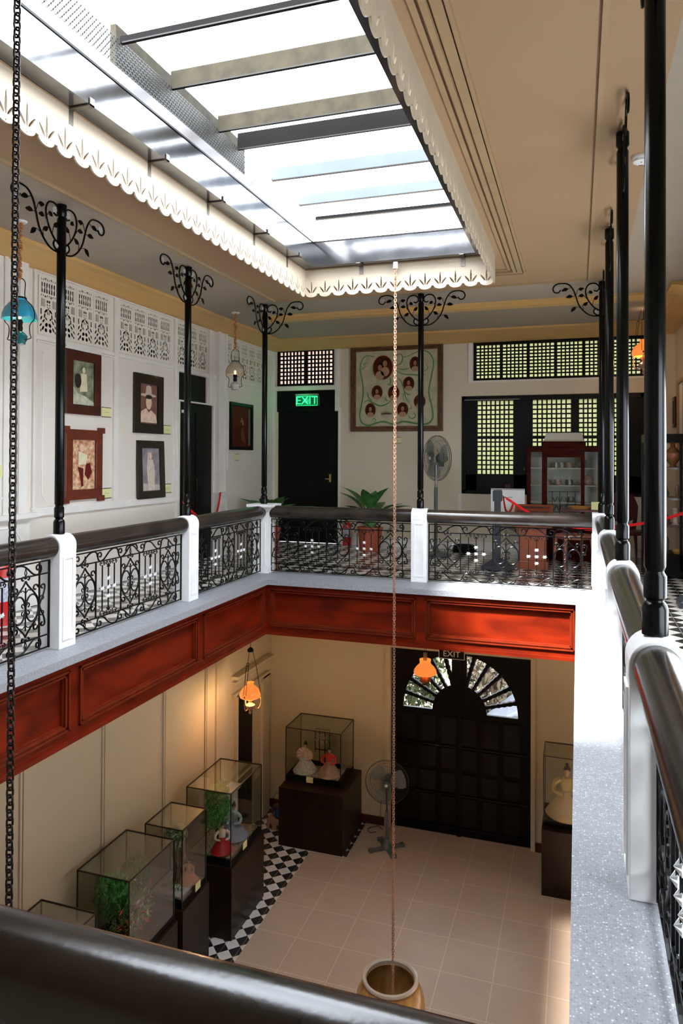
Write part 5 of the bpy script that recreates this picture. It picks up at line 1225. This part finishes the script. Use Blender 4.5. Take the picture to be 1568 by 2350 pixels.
def potted(x, y, label, r=.19, h=.36, seed=1, n=9, L=.55):
    n += 5; L *= 1.12
    t = thing('potted_plant', label, 'plant', (x, y, 0), 0, 'broad-leaved potted plants')
    bm = B(); lathe(bm, [(0, 0), (r*.8, 0), (r*.98, h-.05), (r*1.04, h-.05), (r*1.04, h), (r*.94, h), (r*.92, h-.05), (0, h-.05)], 28); obj('pot', bm, M_TERRA, t, True)
    rd = random.Random(seed); bm = B(); sm = B()
    for k in range(n):
        a = 2*PI*k/n+rd.uniform(-.3, .3); el_ = rd.uniform(.4, 1.35); st = (.04*math.cos(a), .04*math.sin(a), h); l1 = L*rd.uniform(.25, .55)
        m_ = Vector((l1*math.cos(a)*math.cos(el_), l1*math.sin(a)*math.cos(el_), h+l1*math.sin(el_))); tip = m_+Vector((math.cos(a)*math.cos(el_*.7-.2), math.sin(a)*math.cos(el_*.7-.2), math.sin(el_*.7-.2)))*L*rd.uniform(.55, .85)
        tube(sm, [st, m_], .008, 6); big_leaf(bm, m_, tip, .17, .08)
    obj('leaves', bm, M_LEAF, t, True); obj('stems', sm, M_LEAF2, t)
potted(-2.98, 10.40, 'broad-leaved plant in terracotta pot before the far wall', seed=3, n=11)
potted(-4.35, 9.75, 'plant in terracotta pot in left corridor, behind the left railing', r=.17, h=.38, seed=8, n=8, L=.5)
t = thing('black_hose_coil', 'black coiled hose on tiles under the plant wall', 'hose', (-1.62, 10.75, 0)); bm = B()
for k in range(3): tube(bm, [((.16-.01*k)*math.cos(2*PI*i/24), (.12)*math.sin(2*PI*i/24), .02+.035*k) for i in range(24)], .02, 8, True)
obj('coil', bm, M_IRON, t)
# stanchions and ropes
def stanchion(x, y, label):
    t = thing('rope_stanchion', label, 'stanchion', (x, y, 0)); bm = B(); box(bm, -.19, .19, -.14, .14, 0, .05)
    rings = [[bm.verts.new((sx*a, sy*c, z)) for sx, sy in ((-1, -1), (1, -1), (1, 1), (-1, 1))] for a, c, z in ((.19, .14, .05), (.06, .05, .13))]
    for k in range(4): bm.faces.new((rings[0][k], rings[0][(k+1) % 4], rings[1][(k+1) % 4], rings[1][k]))
    obj('base', bm, mat('slate_grey', (.035, .04, .05), .4), t)
    bm = B(); box(bm, -.038, .038, -.038, .038, .05, .86); obj('post', bm, MATS['slate_grey'], t); bm = B(); box(bm, -.055, .055, -.055, .055, .86, .99); box(bm, -.05, .05, -.05, .05, .985, 1.0); obj('cap', bm, MATS['slate_grey'], t, bevel=.005)
    bm = B(); tube(bm, [(.055, 0, .93), (.11, 0, .90)], .006, 6); obj('hook', bm, M_STEEL, t)
stanchion(-.97, 9.25, 'dark grey square stanchion holding the red rope, before the far window')
stanchion(1.10, 7.55, 'dark grey square stanchion beyond the right edge')
def rope(P, label, r=.016):
    bm = B(); C = catmull(P, 14)
    for ph in (0, PI*2/3, PI*4/3):
        pts = []
        for i, p in enumerate(C): a = i*.9+ph; pts.append(Vector(p)+Vector((0, math.cos(a)*r*.55, math.sin(a)*r*.55)))
        tube(bm, pts, r*.62, 6)
    tag(obj('barrier_rope', bm, M_ROPE, None, True), label, 'rope', 'red braided barrier ropes')
rope([(-.86, 9.25, .90), (-.6, 9.2, .74), (-.35, 9.15, .64), (0, 9.05, .575), (.22, 8.95, .57), (.5, 8.85, .63), (.8, 8.55, .72), (.95, 8.1, .82), (1.04, 7.58, .92)], 'long red barrier rope sagging before the central display cabinet')
rope([(-.90, 9.29, .90), (-.9, 9.6, .72), (-.88, 9.95, .68), (-.85, 10.3, .80)], 'short red barrier rope sagging behind the grey stanchion')
rope([(-4.80, 8.07, .83), (-4.72, 8.25, .65), (-4.66, 8.5, .55), (-4.68, 8.75, .66), (-4.76, 9.0, .90)], 'red barrier rope strung across the left black door')
# sign board on stand
t = thing('notice_board', 'white notice board on thin stand behind the far rail', 'sign', (-.93, 10.2, 0)); bm = B(); box(bm, -.23, .23, -.01, .01, .66, .98); obj('board', bm, M_PAPER, t); bm = B(); box(bm, -.03, -.005, -.014, -.010, .98, 1.04); box(bm, .005, .03, -.014, -.010, .98, 1.04); box(bm, -.23, .23, -.013, -.010, .965, .972); obj('clip', bm, M_DARKRED, t)
bm = B(); box(bm, -.075, -.015, -.0125, -.010, .855, .865); box(bm, .005, .065, -.0125, -.010, .855, .865); obj('faint_text_line', bm, mS('faint_text', (.3, .3, .3)), t)
bm = B(); tube(bm, [(-.2, 0, 0), (-.2, 0, .98)], .008, 6); tube(bm, [(.2, 0, 0), (.2, 0, .66)], .008, 6); obj('stand', bm, M_IRON, t)
# sloping desk/lectern
LW = mat('orange_brown_wood', (.30, .075, .025), .4, coat=.3, color2=(.22, .05, .02), scale=4, stretch=(1, 1, 6))
t = thing('wooden_lectern', 'orange-brown wooden lectern cabinet behind the far railing', 'lectern', (-.55, 9.55, 0)); bm = B(); box(bm, -.19, .19, -.17, .17, 0, .10); box(bm, -.17, .17, -.15, .15, .10, .52); obj('body', bm, LW, t, bevel=.005)
bm = B(); prism(bm, [(-.20, .52), (.20, .52), (.20, .80), (-.20, .60)], lambda a, c, q: (q, a, c), -.24, .24); obj('sloped_top', bm, LW, t, bevel=.005)
bm = B()
for k in range(4): box(bm, -.20, .20, -.205+.1*k, -.195+.1*k, .605+.05*k, .63+.05*k)
obj('ledge_slats', bm, M_DARKRED, t)
t = thing('flower_garland', 'row of pink and white paper flowers on the lectern', 'flowers', (-.55, 9.34, .56)); bm = B(); leaf_cloud(bm, (0, -.01, .03), (.22, .03, .03), 240, .016, 21); obj('petals', bm, mat('pink_petals', (.75, .45, .5), .5, color2=(.8, .8, .8), scale=50), t)
# central display cabinet
t = thing('display_cabinet', 'dark red wooden glass-front cabinet before the far window', 'cabinet', (-.16, 10.55, 0)); CW = .50; CR = mat('cabinet_red_wood', (.022, .002, .001), .45, spec=.06, color2=(.06, .006, .002), scale=3, stretch=(1, 1, 6))
bm = B()
for xx in (-.50, -.28, .22, .44): box(bm, xx-.025 if xx != -.28 else xx-.04, xx+.025 if xx != -.28 else xx+.03, -.20, -.15, .0, 1.56)
box(bm, -.525, .465, -.20, .20, .0, .50); box(bm, -.525, .465, .17, .20, .5, 1.56) if False else None
box(bm, -.53, .47, -.22, .22, 1.50, 1.56); box(bm, -.32, .26, -.23, .22, 1.56, 1.64); box(bm, -.28, .22, -.21, -.15, 1.42, 1.52); box(bm, -.525, -.49, .15, .2, .5, 1.5); box(bm, .43, .465, .15, .2, .5, 1.5)
obj('carcass', bm, CR, t, bevel=.004)
bm = B(); box(bm, -.50, .44, .181, .19, .5, 1.5); obj('pale_back', bm, mat('cabinet_back', (.42, .44, .40), .35), t)
for z in (.78, 1.02, 1.26):
    bm = B(); box(bm, -.50, .44, -.15, .18, z, z+.012); obj('shelf', bm, mat('shelf_pale', (.48, .46, .40), .4), t)
bm = B(); box(bm, -.245, .19, -.185, -.180, .52, 1.42); box(bm, -.475, -.32, -.185, -.180, .52, 1.42); box(bm, .245, .415, -.185, -.18, .52, 1.42); obj('glass', bm, M_GLASS, t)
bm = B()
for s in (-1, 1):
    for k, z0 in enumerate((.60, .72, .84)):
        pts = [( -.03+s*(.02+.12*i/8), -.19, z0+.04*math.sin(i*1.4+k)) for i in range(9)]; tube(bm, pts, .004, 5)
for z in (.56, .66, .94): tube(bm, [(-.24, -.19, z), (.18, -.19, z+.01)], .004, 5)
for xx in (-.18, -.08, .02, .12): tube(bm, [(xx, -.19, .52), (xx, -.19, .94)], .0035, 5)
obj('lead_tracery', bm, M_IRON, t)
bm = B(); lathe(bm, [(0, -.008), (.012, 0), (0, .008)], 10, (-.30, -.23, .98)); lathe(bm, [(0, -.03), (.006, 0), (0, .03)], 8, (-.56, -.2, 1.25)); obj('knob', bm, M_STEEL, t, True)
t = thing('silver_canopy', 'silver tapered tray cover lying on top of the cabinet', 'tray', (-.19, 10.45, 1.64)); bm = B()
rg = [[bm.verts.new((sx*a, sy*c, z)) for sx, sy in ((-1, -1), (1, -1), (1, 1), (-1, 1))] for a, c, z in ((.28, .15, 0), (.26, .13, .02), (.24, .11, .10), (.235, .105, .12))]
for A, C in zip(rg, rg[1:]):
    for k in range(4): bm.faces.new((A[k], A[(k+1) % 4], C[(k+1) % 4], C[k]))
bm.faces.new(rg[-1]); bm.faces.new(rg[0][::-1]); obj('cover', bm, mat('silver_grey', (.50, .50, .44), .3, metal=.3), t, bevel=.004)
def vessel(x, y, z, prof, m, label, grp, nm_='vase'):
    bm = B(); lathe(bm, prof, 20); o = obj(nm_, bm, m, None, True); o.location = (x, y, z); tag(o, label, 'vase' if nm_ == 'vase' else 'ornament', grp); return o
PEW = mat('pewter', (.12, .13, .10), .35, metal=.5, color2=(.25, .26, .2), scale=25); BRZ = mat('bronze_brown', (.20, .10, .06), .4, color2=(.35, .28, .2), scale=30)
g_ = 'small vessels on shelves of central cabinet'
cup = [(0, 0), (.045, 0), (.05, .05), (.045, .08), (.04, .08), (.04, .01), (0, .01)]; tur = [(0, 0), (.05, 0), (.075, .05), (.07, .09), (.04, .13), (.01, .15), (.012, .17), (0, .18)]; cand = [(0, 0), (.035, 0), (.01, .02), (.007, .14), (.02, .16), (.0, .165)]
for x, z, pr, m, lb in ((-.30, 1.272, cup, PEW, 'small pewter bowl at left of the cabinet top shelf'), (-.22, 1.272, cup, PEW, 'pewter bowl beside its twin on the cabinet top shelf'), (-.12, 1.272, cup, BRZ, 'bronze bowl in middle of the cabinet top shelf'), (-.05, 1.272, cand, PEW, 'slim pewter candlestick on the cabinet top shelf'), (.05, 1.272, tur, PEW, 'lidded pewter tureen on the cabinet top shelf'),
                        (-.42+.0, 1.032, cup, BRZ, 'terracotta coloured bowl at left of middle shelf'), (-.27, 1.032, cup, BRZ, 'bronze bowl at left on middle shelf door bay'), (-.12, 1.032, cup, PEW, 'wide pewter dish in the middle shelf'), (.02, 1.032, cup, BRZ, 'bronze cup right on middle shelf'), (.12, 1.032, tur, BRZ, 'bronze lidded jar right end of middle shelf'), (-.1, .792, cup, PEW, 'pewter dish on the lowest cabinet shelf')):
    vessel(-.16+x+.16, 10.52, z, pr, m, lb, g_, 'vessel')
t = thing('low_table', 'low dark table with tray and yellow card before the cabinet', 'table', (.10, 9.85, 0)); bm = B(); box(bm, -.30, .22, -.16, .16, .72, .75); obj('tabletop', bm, M_DARKRED, t)
for sx, sy in ((-.27, -.13), (.19, -.13), (-.27, .13), (.19, .13)): bm = B(); box(bm, sx-.02, sx+.02, sy-.02, sy+.02, 0, .72); obj('leg', bm, M_DARKRED, t)
t = thing('table_card', 'pale yellow card standing on the low table', 'label', (.22, 9.72, .75)); bm = B(); box(bm, -.06, .06, -.004, .0, 0, .10); obj('card', bm, M_YCARD, t)
t = thing('woven_tray', 'orange woven tray on the low table', 'tray', (.02, 9.85, .75)); bm = B(); lathe(bm, [(0, 0), (.12, 0), (.15, .03), (.14, .03), (.11, .012), (0, .012)], 24); obj('body', bm, mat('orange_weave', (.55, .25, .05), .7), t, True)
# chairs (openwork back) seen behind the rails
def chair(x, y, rz, label, m, back=True):
    t = thing('carved_chair', label, 'chair', (x, y, 0), rz, 'old carved wooden chairs')
    bm = B(); lathe(bm, [(0, .42), (.21, .42), (.23, .44), (.22, .47), (.0, .475)], 28, sy=.92); obj('seat', bm, m, t, True)
    for sx in (-1, 1):
        for sy in (-1, 1):
            bm = B(); tube(bm, catmull([(sx*.16, sy*.15, .43), (sx*.175, sy*.165, .25), (sx*.19, sy*.19, 0)], 4), [.022]*3+[.018]*3+[.014]*3, 10); obj('leg', bm, m, t, True)
    if not back: return
    bm = B(); R_ = .20; out = [(-.17, .46), (-.19, .62), (-.20, .78), (-.14, .92), (-.05, .96), (0, .93), (.05, .96), (.14, .92), (.20, .78), (.19, .62), (.17, .46)]
    h1 = [(a*.6, .72+c) for a, c in [(.10*math.cos(2*PI*k/16), .13*math.sin(2*PI*k/16)) for k in range(16)]]
    h2 = [(-.13, .52), (-.05, .50), (-.06, .56), (-.14, .60)]; h3 = [(-a, c) for a, c in h2][::-1]
    me = curve_panel(out, [h1, h2, h3], .03); me.transform(Matrix.Translation((0, .17, 0))); mobj('backrest', me, m, t)
chair(.60, 10.05, .25, 'dark carved chair with oval pierced back right of the cabinet', M_DARKRED)
chair(-.05, 9.30, PI+.4, 'reddish round-seated stool behind far railing, right end', mat('rosy_wood', (.26, .08, .045), .4, coat=.2), False)
t = thing('wooden_stand', 'tall slender brown wooden stand beside the right window edge', 'stand', (.93, 10.2, 0)); bm = B()
for xx in (-.06, .05): box(bm, xx-.015, xx+.015, -.02, .02, 0, 1.55)
for z in (.25, .7, 1.1, 1.45): box(bm, -.06, .05, -.015, .015, z, z+.04)
lathe(bm, [(0, 1.6), (.03, 1.57), (.02, 1.50)], 10, (0, 0, 0)); obj('frame', bm, mat('honey_wood', (.20, .085, .03), .4), t)
# right hand shelf cabinet with vases
t = thing('shelf_cabinet', 'tall black open shelf cabinet with ornaments at right edge', 'cabinet', (1.03, 9.45, 0)); bm = B(); box(bm, -.28, .26, -.25, .25, 1.60, 1.70); box(bm, -.28, -.25, -.25, -.20, .10, 1.6); box(bm, -.28, -.25, .2, .25, 0, 1.6); box(bm, .23, .26, -.25, .25, .0, 1.6); box(bm, .10, .13, -.25, -.22, .10, 1.6); box(bm, -.28, .26, -.25, .25, .02, .28); obj('carcass', bm, M_BLACK, t)
for z in (.60, .92, 1.28): bm = B(); box(bm, -.25, .23, -.24, .24, z, z+.025); obj('shelf', bm, M_DARKRED, t)
g_ = 'ornaments on right shelf cabinet'
GV = mat('gold_vase', (.30, .22, .06), .25, coat=.5, color2=(.4, .08, .05), scale=14)
vessel(1.08, 9.42, 1.305, [(0, 0), (.05, 0), (.03, .03), (.10, .12), (.10, .17), (.03, .24), (.025, .28), (.06, .31), (0, .30)], GV, 'round gilt vase with flared neck on top shelf at right edge', g_)
vessel(.93, 9.38, 1.305, cup, PEW, 'low leafy green bowl beside the gilt vase', g_, 'bowl'); vessel(1.0, 9.4, .945, [(0, 0), (.03, 0), (.04, .05), (.02, .10), (.015, .13), (0, .13)], PEW, 'small dark jar on second shelf at right edge', g_)
vessel(1.12, 9.36, .945, [(0, 0), (.02, 0), (.025, .06), (.012, .15), (0, .15)], BRZ, 'slim bronze bottle on second shelf at right edge', g_); vessel(1.10, 9.34, .625, [(0, 0), (.05, 0), (.03, .02), (.03, .17), (.05, .20), (0, .2)], mat('ivory_ornament', (.55, .42, .33), .4), 'ivory coloured column ornament on third shelf', g_, 'ornament')
vessel(.97, 9.34, .625, tur, PEW, 'dark lidded jar on third shelf', g_); vessel(1.12, 9.3, .285, [(0, 0), (.05, 0), (.06, .03), (.04, .06), (0, .06)], mat('gold_orn', (.6, .35, .08), .3, metal=.5), 'small golden dish on lowest shelf', g_, 'ornament'); vessel(.99, 9.3, .285, [(0, 0), (.03, 0), (.035, .16), (.02, .2), (0, .2)], mat('smoky', (.12, .12, .1), .2), 'smoky glass vase on lowest shelf', g_)
# clock-like frame & picture on right wall
t = thing('wall_bracket_frame', 'small dark carved frame hanging on right wall near corner', 'picture', (XRW, 10.85, 2.05), -PI/2); bm = B(); frame_bars(bm, .22, .42, .05, .05); obj('frame', bm, M_DARKRED, t); bm = B(); box(bm, -.06, .06, -.02, -.01, -.16, .16); obj('print', bm, M_PAPER, t)
t = thing('framed_mirror', 'tall pale-framed mirror on right wall at photo edge', 'mirror', (XRW, 10.2, 1.95), -PI/2); bm = B(); frame_bars(bm, .62, 1.0, .05, .05); obj('frame', bm, mat('pale_gold', (.32, .20, .09), .4), t, bevel=.006); bm = B(); box(bm, -.26, .26, -.02, -.01, -.45, .45); obj('print', bm, M_PAPER, t)

# ------------------------------------------------------------------ outside
b = B(); box(b, -12, 10, YW+.25, 30, ZG-.15, ZG-.05); g = obj('garden_ground', b, mat('garden_ground', (.10, .08, .05), .9)); struct(g)
def bush(x, y, z, R, n, m, label, seed, s=.12):
    t = thing('garden_bush', label, 'bush', (x, y, z), 0, 'garden bushes seen through the door'); bm = B(); leaf_cloud(bm, (0, 0, R[2]), R, n, s, seed); obj('foliage', bm, m, t)
    bm = B()
    for k in range(3): tube(bm, [(.1*k-.1, 0, 0), ((k-1)*R[0]*.4, .1, R[2])], .04, 6)
    obj('stem', bm, mat('bark', (.14, .10, .07), .8), t)
LG = mat('garden_leaf', (.022, .04, .009), .6, color2=(.06, .068, .022), scale=3); LG2 = mat('garden_leaf_dry', (.06, .045, .027), .7, color2=(.14, .11, .075), scale=3)
bush(-1.3, 14.6, ZG, (1.1, .6, 1.7), 2600, LG2, 'dry brown bush outside beyond the arched door', 31, .10); bush(-3.5, 14.7, ZG, (.9, .6, 1.5), 2000, LG, 'green bush outside left behind the fanlight', 32, .10); bush(1.2, 14.9, ZG, (1.2, .6, 1.9), 2400, LG, 'green bush outside right behind the fanlight', 33, .10); bush(-1.4, 16.8, ZG, (3.2, .8, 3.2), 3200, LG, 'tall hedge farther back outside', 34, .13)
t = thing('pink_awning', 'pink cloth panel outside at left of the fanlight', 'awning', (-3.55, 13.2, ZG)); bm = B(); box(bm, -.55, .25, -.02, .02, .9, 2.6); obj('cloth', bm, mat('pink_cloth', (.28, .05, .08), .6), t); bm = B()
for xx in (-.5, .2): box(bm, xx-.02, xx+.02, -.02, .02, 0, 2.7)
obj('post', bm, M_IRON, t)
t = thing('parked_car', 'white car roof outside at right behind the fanlight', 'car', (-.2, 12.95, ZG)); bm = B()
rg = [[bm.verts.new((x, y, z)) for x, y in ((-a, -c), (a, -c), (a, c), (-a, c))] for a, c, z in ((1.5, .75, .35), (1.5, .78, .95), (.95, .66, 1.48), (.80, .60, 1.56))]
for A, C in zip(rg, rg[1:]):
    for k in range(4): bm.faces.new((A[k], A[(k+1) % 4], C[(k+1) % 4], C[k]))
bm.faces.new(rg[-1]); bm.faces.new(rg[0][::-1]); obj('body', bm, mat('car_silver', (.09, .095, .12), .4), t, bevel=.05)
for x, y in ((-.95, -.72), (.95, -.72), (-.95, .72), (.95, .72)): bm = B(); lathe(bm, [(0, -.1), (.33, -.1), (.33, .1), (0, .1)], 20, M=Matrix.Translation((x, y, .33)) @ Matrix.Rotation(PI/2, 4, 'X')); obj('wheel', bm, M_IRON, t)
